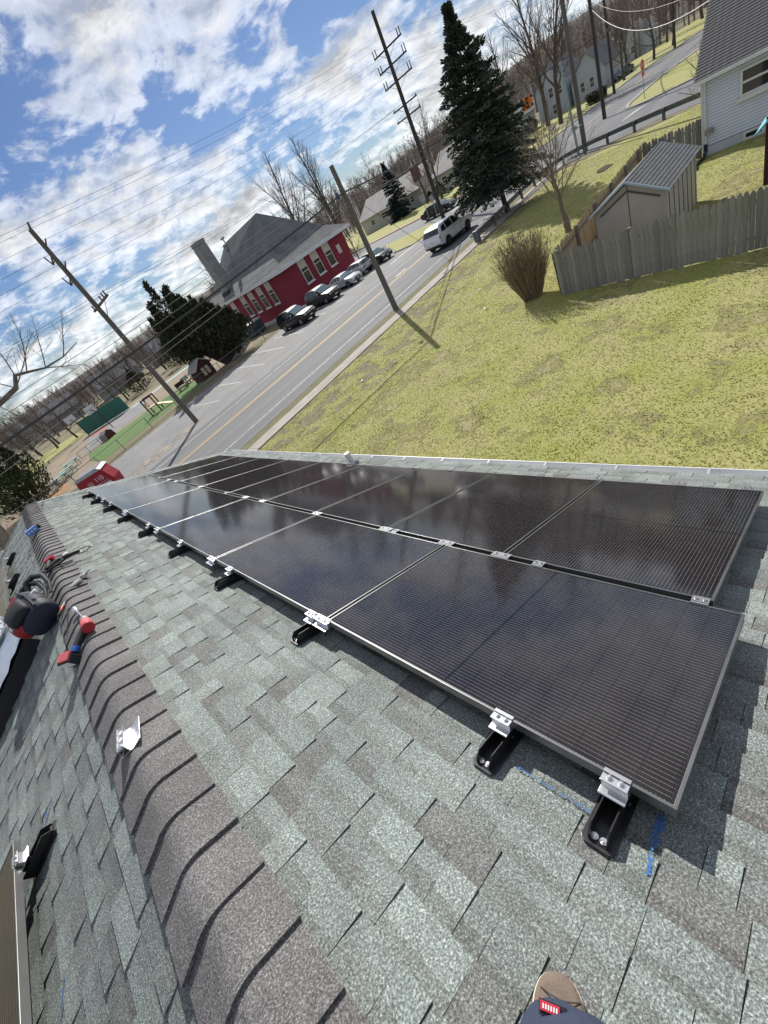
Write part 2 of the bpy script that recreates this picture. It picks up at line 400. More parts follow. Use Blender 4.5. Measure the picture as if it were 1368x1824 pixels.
pm('alu',(.80,.81,.83),rough=.28,metal=.95,c2=(.70,.71,.73),s=20); pm('alu_matte',(.42,.43,.44),rough=.45,metal=.8,c2=(.34,.35,.36),s=25); pm('bolt',(.72,.72,.72),rough=.25,metal=1)
pm('black_metal',(.040,.040,.042),rough=.34,metal=.55,spec=.5,c2=(.055,.055,.057),s=30); pm('black_plastic',(.018,.018,.02),rough=.5); pm('rubber',(.015,.015,.015),rough=.85)
PL,PW=1.722,1.134
fm=MB(); T=.011
fm.box(-PL/2,PL/2,-PW/2,-PW/2+T,0,.035); fm.box(-PL/2,PL/2,PW/2-T,PW/2,0,.035); fm.box(-PL/2,-PL/2+T,-PW/2+T,PW/2-T,0,.0349); fm.box(PL/2-T,PL/2,-PW/2+T,PW/2-T,0,.0349)
frame_me=fm.mesh('frame','frame_metal',bevel=.0012)
gm=MB(); gm.box(-PL/2+T,PL/2-T,-PW/2+T,PW/2-T,.026,.0325); glass_me=gm.mesh('glass','panel_glass')
jb=MB(); jb.cbox((0,.3,.013),(.14,.08,.018)); jb_me=jb.mesh('junction_box','black_plastic')
def panel(label,s,u,portrait,back=False,z=.095):
    P=(BK if back else FR)(s,u,z); base=Matrix.Rotation(math.pi,3,'Z') if back else Matrix.Identity(3)
    M=base@Matrix.Rotation(TH,3,'Y')@Matrix.Rotation(0 if portrait else math.pi/2,3,'Z')
    o=thing('solar_panel',label,'solar panel',P,rot=M.to_euler(),group='solar panels on the roof')
    link('frame',frame_me,o); link('glass',glass_me,o); link('junction_box',jb_me,o); return o
for i in range(6):
    panel('landscape solar panel in the ridge row, %s from the near end'%ORD[i],1.05+PW/2,i*(PL+.02)+PL/2,False)
offB=.124; sB=1.05+PW+.053
for i in range(9):
    panel('upright solar panel in the gutter row, %s from the near end'%ORD[i],sB+PL/2,offB+i*(PW+.02)+PW/2,True)
panel('solar panel on the back slope whose silver edge shows at the lower left corner',(.87+PW/2),2.58-PL/2,False,True)
panel('solar panel on the back slope under the lower left corner of the picture',.87+PW/2,2.58-PL*1.5-.02,False,True)
panel('solar panel on the back slope beyond the ridge, far left past the backpack',(.80+PW/2),6.0+PL/2,False,True)
panel('farthest solar panel on the back slope at the left edge of the picture',.80+PW/2,7.74+PL/2,False,True)
# roof mounts
def mount_parts(o):
    mb=MB(); out=[(.0,-.034),(.006,-.044),(.016,-.049),(.27,-.049),(.27,.049),(.016,.049),(.006,.044),(.0,.034)]; mb.prism(out,.010,.015,'z'); bp=mb.build('base_plate','black_metal',o,bevel=.0015)
    mb=MB(); mb.prism([(.012,.017),(.25,.017),(.25,.066),(.035,.066),(.012,.034)],-.028,-.024,'y'); mb.prism([(.012,.017),(.25,.017),(.25,.066),(.035,.066),(.012,.034)],.024,.028,'y'); mb.box(.012,.25,-.024,.024,.015,.019); mb.build('channel','black_metal',o)
    mb=MB()
    for y in (-.013,.013): mb.cyl((.026,y,.021),(.026,y,.030),.008,6); mb.cyl((.026,y,.021),(.026,y,.0235),.0115,12)
    mb.build('bolt','bolt',o)
    mb=MB(); mb.cyl((.165,0,.021),(.165,0,.10),.006,8); mb.cyl((.165,-.036,.052),(.165,.036,.052),.005,8); mb.sphere((.165,-.038,.052),(.008,.006,.008),8,5); mb.build('levelling_bolt','black_metal',o)
def clamp_parts(o,w,dx=.17):
    a,b=-w/2,w/2
    mb=MB(); mb.prism([(dx-.052,.088),(dx-.050,.092),(dx-.024,.094),(dx-.022,.123),(dx-.033,.124),(dx-.033,.128),(dx-.002,.1285),(dx-.002,.094),(dx-.004,.088)],a,b,'y'); mb.build('clamp','alu',o,bevel=.0008)
    mb=MB(); mb.box(dx-.002,dx+.013,a,b,.1305,.1345); mb.build('cap_strip','alu_matte',o,bevel=.0006)
    for y in ((-w*.22,w*.22)):
        mb=MB(); mb.cyl((dx-.014,y,.1285),(dx-.014,y,.135),.0085,12); mb.sphere((dx-.014,y,.135),(.0085,.0085,.003),12,4); mb.build('bolt','bolt',o)
    mb=MB(); mb.cyl((dx-.012,0,.02),(dx-.012,0,.09),.005,8); mb.build('stud','black_metal',o)
S0=.88
FROT=(0,TH,0)
mus=[.158,.56,1.88,3.11,4.375,5.63,6.86,8.08,9.30,10.35]
mo=thing('roof_mount','black channel roof mount with silver clamp, nearest the bottom right panel corner','roof mount',FR(S0,mus[0]),rot=FROT,group='roof mounts along the ridge edge of the panels'); mount_parts(mo); clamp_parts(mo,.078)
for i,u in enumerate(mus[1:]):
    dup(mo,FR(S0+rnd.uniform(-.008,.008),u),rot=(0,TH,0),label='black channel roof mount with silver clamp, %s from the near end of the panels'%ORD[i+1])
sp_=None
for i in range(1,6):
    u=i*(PL+.02)+.02
    if sp_ is None:
        sp_=thing('panel_splice','wide silver splice clamp at the first seam from the near end of the ridge row','panel clamp',FR(S0,u),rot=FROT,group='splice clamps along the ridge edge of the panels'); clamp_parts(sp_,.135)
    else: dup(sp_,FR(S0,u),rot=(0,TH,0),label='wide silver splice clamp at the %s seam from the near end of the ridge row'%ORD[i-1])
# clamps in the gap between the two rows and along the gutter edge
def midclamp(name,label,s,u,w,first=[None]):
    o=thing(name,label,'panel clamp',FR(s,u),rot=FROT,group='silver clamps between and below the panel rows')
    mb=MB(); mb.prism([(-.034,.1305),(.034,.1305),(.034,.135),(.018,.135),(.018,.138),(-.018,.138),(-.018,.135),(-.034,.135)],-w/2,w/2,'y'); mb.build('plate','alu_matte',o)
    for y in (-w*.25,w*.25):
        mb=MB(); mb.cyl((0,y,.138),(0,y,.145),.008,10); mb.build('bolt','bolt',o)
    mb=MB(); mb.cyl((0,0,.02),(0,0,.131),.006,8); mb.build('stud','black_metal',o)
    return o
smid=1.05+PW+.0265
mids=[(.17,.07),(1.00,.07),(1.27,.13),(1.74,.13),(2.42,.13),(2.30,.06),(3.50,.13),(4.75,.13),(5.25,.13),(5.9,.07),(7.0,.13),(8.3,.13),(8.75,.13),(9.4,.07)]
for i,(u,w) in enumerate(sorted(mids)): midclamp('mid_clamp','silver clamp in the dark gap between the two panel rows, %s from the near end'%ORD[i] if False else 'silver clamp in the gap between the panel rows, %s from the near end'%ORD[i],smid,u,w)
slow=sB+PL+.012
for i,u in enumerate((.22,.64,1.29,1.86,2.44,3.05,3.6,4.75,5.9,7.05)): midclamp('edge_clamp','small silver clamp on the gutter edge of the panels, %s from the near end'%ORD[i],slow,u,.07)
# ------------------------------------------------------------------ things lying on the ridge
def RG(x,u,z=0): return CREST+Vector((x,u,z))                       # ridge frame: x towards the front slope
pm('foil',(.62,.68,.76),rough=.30,metal=.75,c2=(.50,.56,.66),s=8,bump=.5,bs=14); pm('plastic_sheet',(.66,.68,.68),rough=.3,c2=(.5,.53,.54),s=14,bump=.4,bs=18)
pm('tool_red',(.42,.022,.035),rough=.42,c2=(.34,.018,.03),s=14); pm('tool_red_pale',(.62,.12,.13),rough=.5); pm('tool_grip',(.022,.022,.024),rough=.7); pm('blue_tape',(.02,.10,.42),rough=.6); pm('label_white',(.8,.8,.8),rough=.5)
pm('navy_nylon',(.012,.016,.034),rough=.62,c2=(.02,.024,.045),s=40,bump=.2,bs=90); pm('black_nylon',(.011,.011,.013),rough=.68,bump=.25,bs=90,c2=(.02,.02,.022),s=30); pm('red_nylon',(.34,.016,.025),rough=.6,c2=(.22,.01,.016),s=18); pm('handle_red',(.50,.09,.08),rough=.6); pm('orange_strap',(.55,.16,.05),rough=.6)
pm('glove_grey',(.40,.40,.39),rough=.85,c2=(.26,.26,.26),s=60); pm('glove_dark',(.05,.05,.052),rough=.8); pm('clear_plastic',(.55,.6,.66),rough=.2); pm('blue_case',(.12,.26,.62),rough=.5)
# stray splice bracket standing on the caps
o=thing('splice_bracket','loose silver splice bracket with round holes standing on the ridge caps','bracket',RG(.0,1.93,.014),rz=R(-14)); o.scale=(1.08,1.08,1.08)
mb=MB(); L2=.068
mb.prism([(-.045,0),(-.045,.004),(-.004,.006),(-.004,.045),(.0,.045),(.0,.006),(.012,.004),(.012,0)],-L2,L2,'y'); mb.prism([(.012,.004),(.060,.022),(.062,.019),(.016,0),(.012,0)],-L2,L2,'y'); mb.build('extrusion','alu',o,bevel=.0008)
mb=MB(); mb.prism([(-.040,.006),(-.032,.048),(-.029,.048),(-.037,.006)],-L2,L2,'y'); mb.box(-.030,-.004,-L2,L2,.036,.039); mb.build('flange','alu_matte',o)
for y in (-.045,-.005,.035):
    mb=MB(); mb.cyl((-.018,y,.0385),(-.018,y,.0396),.010,14); mb.build('hole_rim','label_white',o)
mb=MB(); mb.cyl((-.016,-.062,.039),(-.016,-.062,.048),.011,14); mb.build('bolt','bolt',o)
# backpack
def loft(secs,n=24,e=2.6,M=None):
    # secs: (z, cx, cy, half width x, half depth y)
    vs=[];fs=[]
    for (z,cx_,cy_,a,b) in secs:
        for k in range(n):
            t=2*math.pi*k/n; c,s=math.cos(t),math.sin(t)
            vs.append((cx_+a*math.copysign(abs(c)**(2/e),c),cy_+b*math.copysign(abs(s)**(2/e),s),z))
    for i in range(len(secs)-1):
        for k in range(n): fs.append((i*n+k,i*n+(k+1)%n,(i+1)*n+(k+1)%n,(i+1)*n+k))
    fs.append(tuple(range(n-1,-1,-1))); fs.append(tuple((len(secs)-1)*n+k for k in range(n)))
    if M is not None: vs=[tuple(M@Vector(v)) for v in vs]
    mb=MB(); mb.add(vs,fs); return mb
bpk=thing('backpack','black and navy tool backpack with red pocket and red top handle on the ridge','backpack',BK(.20,4.34,.12)); bpk.scale=(.95,.95,1.25); bpk.rotation_euler=(Matrix.Rotation(-TH+R(4),3,'Y')@Matrix.Rotation(R(6),3,'Z')@Matrix.Rotation(R(-80),3,'X')).to_euler()
loft([(0,0,0,.13,.09),(.02,0,0,.16,.115),(.12,0,0,.17,.125),(.26,0,0,.165,.12),(.38,0,-.005,.15,.105),(.46,0,-.01,.12,.085),(.50,0,-.015,.07,.05),(.51,0,-.015,.02,.02)]).build('main_compartment','navy_nylon',bpk,smooth=2)
loft([(.03,-.13,-.05,.05,.07),(.06,-.145,-.05,.065,.085),(.18,-.15,-.05,.065,.085),(.25,-.14,-.05,.05,.07),(.27,-.13,-.05,.02,.03)],16).build('side_pocket','red_nylon',bpk,smooth=2)
loft([(.04,-.03,-.13,.10,.03),(.08,-.03,-.145,.115,.045),(.24,-.03,-.14,.115,.045),(.31,-.03,-.12,.09,.03)],18).build('front_pocket','black_nylon',bpk,smooth=2)
mb=MB(); mb.tube([(-.16,-.08,.24),(-.168,-.11,.16),(-.162,-.125,.08)],[.020,.026,.02],10); mb.build('water_bottle','clear_plastic',bpk,smooth=True)
mb=MB(); mb.tube([(-.05,-.02,.49),(-.045,-.02,.55),(-.01,-.02,.575),(.03,-.02,.555),(.035,-.02,.49)],.014,10); mb.build('top_handle','handle_red',bpk,smooth=True)
for dx in (-.02,.06):
    mb=MB(); mb.tube([(dx+.03,.02,.46),(dx+.12,-.02,.55),(dx+.20,.0,.56),(dx+.25,.03,.46),(dx+.22,.05,.32),(dx+.15,.06,.22)],[.026,.03,.03,.026,.018,.014],8); mb.build('shoulder_strap','black_nylon',bpk,smooth=True)
mb=MB(); mb.tube([(.12,.06,.40),(.155,.06,.33),(.16,.06,.26)],.016,8); mb.build('side_strap','orange_strap',bpk,smooth=True)
for k_,(zz_,w_) in enumerate(((.12,.172),(.30,.162))):
    mb=MB(); mb.tube([(w_*math.cos(a_),-.128*abs(math.sin(a_))**.8*.98-.002,zz_) for a_ in [math.pi*j_/10 for j_ in range(11)]],.006,6); mb.build('zipper','tool_grip',bpk,smooth=True)
mb=MB(); mb.box(-.06,.06,-.128,-.121,.33,.40); mb.build('patch','red_nylon',bpk)
mb=MB(); mb.tube([(.10,-.105,.02),(.12,-.11,.25),(.09,-.10,.44)],.012,6); mb.tube([(-.06,-.12,.30),(-.07,-.115,.42),(-.05,-.08,.48)],.010,6); mb.build('compression_strap','black_nylon',bpk,smooth=True)
for p in ((.10,-.115,.22),(-.09,-.178,.10)):
    mb=MB(); mb.cbox(p,(.05,.012,.02),Matrix.Rotation(.5,3,'Y')); mb.build('zipper_pull','label_white',bpk)
# foil covered low curb
fo=thing('foil_covered_curb','crumpled silver blue foil sheet over a low dark curb beside the backpack','roof curb',BK(.84,5.25,0)); fo.rotation_euler=(Matrix.Rotation(math.pi,3,'Z')@Matrix.Rotation(TH,3,'Y')@Matrix.Rotation(R(12),3,'Z')).to_euler()
mb=MB(); mb.box(-.22,.75,-.62,.62,-.02,.13); mb.build('curb','black_plastic',fo)
def crumple(nx,ny,x0,x1,y0,y1,z,amp,seed):
    r=random.Random(seed); mb=MB(); H=[[r.uniform(-1,1) for _ in range(ny+1)] for _ in range(nx+1)]
    for i in range(nx+1):
        for j in range(ny+1):
            ed=(i in (0,nx) or j in (0,ny)); mb.v.append((x0+(x1-x0)*i/nx+(r.uniform(-.03,.03) if ed else 0),y0+(y1-y0)*j/ny+(r.uniform(-.03,.03) if ed else 0),z+amp*H[i][j]))
    for i in range(nx):
        for j in range(ny): mb.f.append((i*(ny+1)+j,(i+1)*(ny+1)+j,(i+1)*(ny+1)+j+1,i*(ny+1)+j+1))
    return mb
crumple(12,16,-.27,.8,-.68,.60,.150,.010,3).build('foil_sheet','foil',fo,fix=False)
ps=crumple(8,8,-.17,.17,-.2,.2,.01,.03,8).build('plastic_wrap','plastic_sheet',fo,fix=False); ps.location=(-.10,-.55,.20)
# impact wrench with long socket
iw=thing('impact_wrench','red and black cordless impact wrench with long socket lying across the ridge','power tool',RG(.062,3.42,.052)); iw.scale=(1.12,1.12,1.12)
mb=MB(); mb.tube([(0,-.075,0),(0,-.07,0),(0,0,0),(0,.05,0)],[.022,.036,.036,.030],16); mb.build('motor_housing','tool_red_pale',iw,smooth=True)
mb=MB(); mb.cyl((0,-.085,0),(0,-.055,0),.0375,16); mb.build('rear_cap','tool_red',iw,smooth=True)
mb=MB(); mb.tube([(0,.045,0),(0,.09,0),(0,.10,0)],[.030,.026,.014],16); mb.build('gear_case','alu_matte',iw,smooth=True)
mb=MB(); mb.cyl((0,.10,0),(-.02,.33,.005),.008,10); mb.build('extension_bar','bolt',iw,smooth=True)
mb=MB(); mb.tube([(-.019,.31,.005),(-.021,.325,.005),(-.026,.385,.006)],[.012,.02,.02],14); mb.build('socket','alu',iw,smooth=True)
mb=MB(); mb.tube([(-.02,-.03,-.005),(-.07,-.07,-.012),(-.15,-.14,-.035)],[.027,.022,.024],12); mb.build('grip','tool_grip',iw,smooth=True)
mb=MB(); mb.tube([(-.118,-.115,-.026),(-.145,-.138,-.034)],.0262,12); mb.build('tape_band','blue_tape',iw,smooth=True)
mb=MB(); Mt=Matrix.Translation((-.185,-.17,-.04))@Matrix.Rotation(R(40),4,'Z')@Matrix.Rotation(R(-18),4,'Y'); mb.cbox((0,0,0),(.058,.11,.075),Mt); mb.build('battery','tool_grip',iw,bevel=.008)
mb=MB(); mb.cbox((.012,0,.040),(.06,.095,.014),Mt); mb.build('battery_clip','tool_red_pale',iw,bevel=.004)
mb=MB(); mb.cbox((-.0305,0,.005),(.003,.08,.05),Mt); mb.build('battery_label','label_white',iw)
# red handled screwdriver
sd_=thing('screwdriver','red and black screwdriver lying on the ridge caps below the backpack','screwdriver',BK(.05,4.28,.035),rz=R(-32))
mb=MB(); mb.tube([(0,-.12,-.008),(0,-.11,-.008),(0,-.06,-.004)],[.010,.016,.013],10); mb.build('grip','tool_grip',sd_,smooth=True)
mb=MB(); mb.tube([(0,-.06,-.004),(0,-.02,.0),(0,.01,.0)],[.014,.016,.010],10); mb.build('handle','tool_red',sd_,smooth=True)
mb=MB(); mb.tube([(0,.01,0),(0,.05,.002),(0,.06,.002),(0,.14,.0)],[.010,.009,.004,.0035],8); mb.build('shaft','alu',sd_,smooth=True)
# gloves
def glove(label,loc,rz,m):
    g=thing('work_glove',label,'glove',loc,rz,group='work gloves on the ridge')
    loft([(-.012,0,0,.035,.05),(-.006,0,0,.048,.06),(.008,0,0,.048,.06),(.014,0,0,.03,.04)],16,2.4).build('palm',m,g,smooth=2)
    mb=MB()
    for k,(x,l,b) in enumerate(((-.034,.055,.12),(-.012,.07,.03),(.012,.066,-.05),(.034,.05,-.14))): mb.tube([(x,.04,.0),(x+b*.3,.04+l*.5,.012),(x+b*.4,.04+l,.0)],[.011,.0105,.008],8)
    mb.tube([(.04,-.02,0),(.07,.005,.008),(.082,.035,.0)],[.012,.011,.008],8); mb.build('fingers',m,g,smooth=True)
    mb=MB(); mb.tube([(0,-.045,0),(0,-.10,.002)],[.036,.04],12); o=mb.build('cuff','glove_dark',g,smooth=True); o.scale=(1,1,.35); return g
glove('pale grey work glove lying palm up on the ridge caps',FR(.09,4.62,.035),R(-60),'glove_grey'); glove('dark grey work glove crumpled against the pale glove on the ridge',FR(.17,4.80,.03),R(-15),'glove_grey')
# drill behind the backpack
dr=thing('cordless_tool','red and black cordless tool with long body lying behind the backpack','power tool',RG(.02,5.62,.05),rz=R(-14))
mb=MB(); mb.cbox((-.02,.10,.03),(.10,.085,.055)); mb.build('battery','tool_red',dr,bevel=.01)
mb=MB(); mb.tube([(-.02,.06,.02),(-.03,-.02,.02),(-.03,-.10,.0)],[.030,.026,.030],12); mb.build('grip','tool_grip',dr,smooth=True)
mb=MB(); mb.tube([(-.03,-.10,0),(.06,-.05,.0),(.16,.0,-.03),(.26,.05,-.075)],[.03,.032,.028,.022],12); mb.build('body','black_plastic',dr,smooth=True)
mb=MB(); mb.cbox((.16,-.0,.0),(.05,.05,.02)); mb.build('name_plate','label_white',dr,bevel=.004)
mb=MB(); mb.tube([(.24,.05,-.06),(.33,.09,-.09),(.37,.05,-.11),(.33,-.02,-.11),(.24,-.01,-.08)],.006,6); mb.build('wrist_cord','black_plastic',dr,smooth=True)
mb=MB(); mb.tube([(-.10,-.05,.0),(-.04,-.16,.0),(.06,-.20,.01),(.14,-.12,-.01),(.10,-.05,.01)],.015,8); mb.build('carry_strap','black_nylon',dr,smooth=True)
cd=thing('black_cord','thin black cord curling from the screwdriver down the back slope','cord',(0,0,0))
mb=MB(); mb.tube([BK(.02,4.1,.03),BK(.07,3.95,.03),BK(.16,3.72,.02),BK(.22,3.62,.012),BK(.20,3.78,.012),BK(.12,4.0,.02)],.005,6); mb.build('cord','black_plastic',cd,smooth=True)
bb=thing('blue_tool_case','small light blue case with black clip standing far along the ridge','case',RG(-.03,8.15,.02),rz=R(8))
mb=MB(); mb.box(-.10,.07,-.05,.05,0,.09); mb.build('case','blue_case',bb,bevel=.01)
mb=MB(); mb.box(.07,.115,-.03,.03,.01,.07); mb.build('clip','black_plastic',bb,bevel=.006)
for x in (-.07,-.02,.03):
    mb=MB(); mb.cbox((x,-.051,.05),(.02,.002,.02)); mb.build('print_mark','label_white',bb)
# mounts on the back slope
BROT=(0,TH,math.pi)
bm_=None
for i,(u,s,lab) in enumerate(((2.42,.70,'on the back slope beside the silver panel edge, lower left'),(7.95,.63,'on the back slope at the far left, nearer of two'),(9.55,.63,'on the back slope at the far left, farther of two'))):
    q=thing('roof_mount','black channel roof mount '+lab,'roof mount',BK(s,u),rot=BROT,group='roof mounts on the back slope'); mount_parts(q); clamp_parts(q,.075)
# ------------------------------------------------------------------ the photographer's leg
pm('trouser_navy',(.030,.043,.085),rough=.82,c2=(.042,.056,.10),s=9,bump=.35,bs=160); pm('shoe_suede',(.155,.118,.092),rough=.9,c2=(.20,.155,.125),s=26,bump=.3,bs=120); pm('shoe_sole',(.62,.56,.43),rough=.6); pm('shoe_outsole',(.09,.075,.065),rough=.8); pm('tag_red',(.55,.03,.06),rough=.5); pm('tag_dark',(.012,.014,.03),rough=.7); pm('lace',(.62,.25,.10),rough=.7); pm('sock',(.12,.12,.13),rough=.9)
def shoe(par,loc,ang):
    e=link('shoe',None,par,loc,(0,0,0)); e.scale=(1,1.12,1); e.rotation_euler=(Matrix.Rotation(TH,3,'Y')@Matrix.Rotation(ang,3,'Z')).to_euler()
    # along +x toe; outline of the sole
    out=[(.145,0),(.138,.026),(.115,.044),(.07,.053),(.0,.047),(-.07,.038),(-.12,.036),(-.14,.02),(-.145,0),(-.14,-.02),(-.12,-.034),(-.07,-.034),(.0,-.042),(.06,-.050),(.105,-.042),(.135,-.024)]
    _o=out; out=[]
    for i_ in range(len(_o)):
        p0,p1,p2,p3=[Vector(_o[(i_+k_)%len(_o)]) for k_ in (-1,0,1,2)]
        for f_ in (0,.33,.66): q_=.5*((2*p1)+(-p0+p2)*f_+(2*p0-5*p1+4*p2-p3)*f_*f_+(-p0+3*p1-3*p2+p3)*f_**3); out.append((q_.x,q_.y))
    mb=MB(); mb.prism([(x*1.03,y*1.06) for x,y in out],0,.016,'z'); mb.build('outsole','shoe_outsole',e,smooth=True,bevel=.003)
    mb=MB(); mb.prism([(x*1.0,y*1.03) for x,y in out],.015,.030,'z',.985); mb.build('midsole','shoe_sole',e,smooth=True,bevel=.002)
    mb=MB(); lv=[(.028,.97,0),(.045,.95,0),(.060,.84,-.008),(.074,.62,-.03),(.084,.46,-.045),(.10,.40,-.06),(.13,.38,-.07)]; n=len(out)
    for z,k,dx in lv:
        for x,y in out: mb.v.append((x*(k if x>0 else min(1,k+.35))+dx*(1 if x>0 else .0),y*(k*.5+.5 if k<.9 else k),z-(max(0,x)**2)*.9*(1 if z>.05 else .2)))
    for i in range(len(lv)-1):
        for k in range(n): mb.f.append((i*n+k,i*n+(k+1)%n,(i+1)*n+(k+1)%n,(i+1)*n+k))
    mb.f.append(tuple((len(lv)-1)*n+k for k in range(n))); mb.build('upper','shoe_suede',e,smooth=2)
    mb=MB(); mb.tube([(.098,-.036,.047),(.088,-.018,.057),(.084,0,.0605),(.088,.018,.057),(.098,.038,.047)],.0016,5); mb.tube([(.02,-.046,.044),(.03,-.030,.060),(.03,-.012,.070)],.0016,5); mb.tube([(.02,.048,.044),(.03,.030,.060),(.03,.012,.070)],.0016,5); mb.build('stitching','shoe_outsole',e)
    mb=MB()
    for q in range(3): mb.tube([(.035-.028*q,-.026,.066+.009*q),(.040-.028*q,0,.078+.009*q),(.035-.028*q,.026,.066+.009*q)],.003,6)
    mb.build('lace','lace',e,smooth=True); return e
person=thing('person','leg in navy work trousers and brown suede shoe standing on the shingles','person',(0,0,0))
HD=R(24); hx,hy=math.cos(HD),math.sin(HD)
SC0=(.548-.145*hx,.112-.145*hy)
shoe(person,FR(SC0[0],SC0[1],.012),HD)
SC1=(.33,-.42); shoe(person,FR(SC1[0],SC1[1],.012),R(20))
def leg(pts,rads,seed):
    r=random.Random(seed); n=26; mb=MB(); mb.tube(pts,rads,n,True); v2=[]
    for i,v in enumerate(mb.v):
        k=i//n; p=Vector(pts[min(k,len(pts)-1)]); d=Vector(v)-p; a=2*math.pi*(i%n)/n
        d*=1+.035*math.sin(3*a+k*1.7+seed)+.03*math.sin(5*a-k*2.3); v2.append(tuple(p+d))
    mb.v=v2; return mb
ank=FR(SC0[0]-.085*hx,SC0[1]-.085*hy,.02)
def path(a,kn,h,n=9):
    out=[]
    for i in range(n):
        t=i/(n-1); out.append(tuple(Vector(a)*(1-t)**2+Vector(kn)*2*t*(1-t)+Vector(h)*t*t))
    return out
def bez(P,n=13):
    P=[Vector(p) for p in P]; out=[]
    for i in range(n):
        t=i/(n-1)*(len(P)-1); k=min(int(t),len(P)-2); f=t-k; p0=P[max(k-1,0)];p1=P[k];p2=P[k+1];p3=P[min(k+2,len(P)-1)]
        out.append(tuple(.5*((2*p1)+(-p0+p2)*f+(2*p0-5*p1+4*p2-p3)*f*f+(-p0+3*p1-3*p2+p3)*f**3)))
    return out
lp=bez([(-.690,.030,4.58),(-.640,.010,4.71),(-.588,-.020,4.875),(-.553,-.064,5.07),(-.58,-.20,5.25),(-.63,-.46,5.40)],16); lr=[.090,.088,.092,.089,.092,.090,.091,.092,.093,.094,.094,.098,.102,.107,.112,.118]
leg(lp,lr,1).build('trouser_leg','trouser_navy',person,smooth=2)
an2=FR(SC1[0]-.09,SC1[1],.02); leg(path(an2+Vector((0,0,.05)),(-.75,-.55,5.02),(-.70,-.60,5.42),11),[.098,.090,.086,.086,.088,.092,.097,.102,.108,.113,.118],4).build('trouser_leg','trouser_navy',person,smooth=2)
loft([(5.34,-.66,-.51,.16,.20),(5.44,-.66,-.52,.17,.21),(5.56,-.66,-.55,.16,.19),(5.60,-.66,-.55,.15,.18)],24,2.2).build('trouser_waist','trouser_navy',person,smooth=2)

tg=link('cloth_tag',None,person,(-.487,.002,5.085)); tg.scale=(.66,.66,.66); zc=(Vector(CPOS)-Vector((-.487,.002,5.085))).normalized(); upv=Vector((-CAMR[1][0],-CAMR[1][1],-CAMR[1][2])); xv=upv.cross(zc).normalized(); yv=zc.cross(xv); tg.rotation_euler=Matrix((xv,yv,zc)).transposed().to_euler()
mb=MB(); mb.cbox((.006,-.002,-.003),(.056,.024,.003)); mb.build('tag_border','tag_dark',tg,bevel=.001); mb=MB(); mb.cbox((0,0,0),(.040,.015,.004)); mb.build('tag_face','tag_red',tg,bevel=.001)
for k in range(6): mb=MB(); mb.cbox((-.0135+k*.0054,0,.0024),(.0030,.0075,.0008)); mb.build('tag_stroke','label_white',tg)
# ------------------------------------------------------------------ ground, roads, pavements
pm('ground_far',(.155,.145,.070),c2=(.19,.16,.10),s=.09,rough=.95,detail=8,fine=(1.5,.25)); pm('lawn',(.290,.300,.080),c2=(.345,.325,.130),s=.8,rough=.95,detail=8,rmp=(.36,.62),c3=(.330,.285,.155),s3=.5,r3=(.56,.72),fine=(14,.18),bump=.3,bs=26)
pm('asphalt',(.122,.126,.134),c2=(.165,.169,.175),s=.9,stretch=(.06,1,1),rough=.85,detail=8,fine=(60,.12)); pm('asphalt_old',crack=(.35,.012,.62),c=(.20,.202,.205),c2=(.245,.242,.238),s=.4,rough=.9,detail=9,fine=(30,.2),c3=(.165,.165,.168),s3=.25,r3=(.58,.64))
pm('concrete',(.40,.375,.335),c2=(.33,.305,.27),s=1.2,rough=.9,fine=(25,.15)); pm('dirt',(.30,.235,.165),c2=(.22,.175,.12),s=.6,rough=.95,detail=8,fine=(6,.25),bump=.5,bs=8); pm('verge',(.175,.155,.09),c2=(.13,.13,.05),s=1.0,rough=.95,detail=8,fine=(12,.3))
pm('paint_white',(.56,.56,.55),c2=(.40,.40,.39),s=3,rough=.7,detail=8,rmp=(.5,.75),holes=(9,.41)); pm('paint_yellow',(.56,.36,.06),c2=(.42,.28,.07),s=2.5,rough=.7,detail=8,rmp=(.5,.75)); pm('paint_red',(.42,.09,.07),rough=.7); pm('turf',(.085,.165,.035),c2=(.10,.185,.045),s=.5,rough=.95,fine=(20,.12)); pm('teal_ground',(.32,.50,.47),rough=.8); pm('court_red',(.36,.12,.10),rough=.8); pm('mulch',(.06,.03,.02),rough=1,fine=(20,.4)); pm('orange_dirt',(.42,.24,.12),c2=(.32,.2,.11),s=.8,rough=1)
gm_=MB(); gm_.box(-700,900,-700,1100,-1.0,-.006); structure('ground',gm_,'ground_far')
def lawnmesh():
    mb=MB(); nx,ny=60,44; x0,x1,y0,y1=2.6,44,-14,18.72
    for i in range(nx+1):
        for j in range(ny+1): mb.v.append((x0+(x1-x0)*i/nx,y0+(y1-y0)*j/ny,.004))
    for i in range(nx):
        for j in range(ny): mb.f.append((i*(ny+1)+j,(i+1)*(ny+1)+j,(i+1)*(ny+1)+j+1,i*(ny+1)+j+1))
    return structure('lawn',mb,'lawn',smooth=True)
lawnmesh()
RD=lambda x: .028*(x-20)            # the road runs a little off the x axis
def strip(name,x0,x1,a,b,z,mat,n=1): return sheet(name,[(x0,a+RD(x0)),(x1,a+RD(x1)),(x1,b+RD(x1)),(x0,b+RD(x0))],z,mat)
strip('road',-90,46,20.75,30.6,.012,'asphalt')
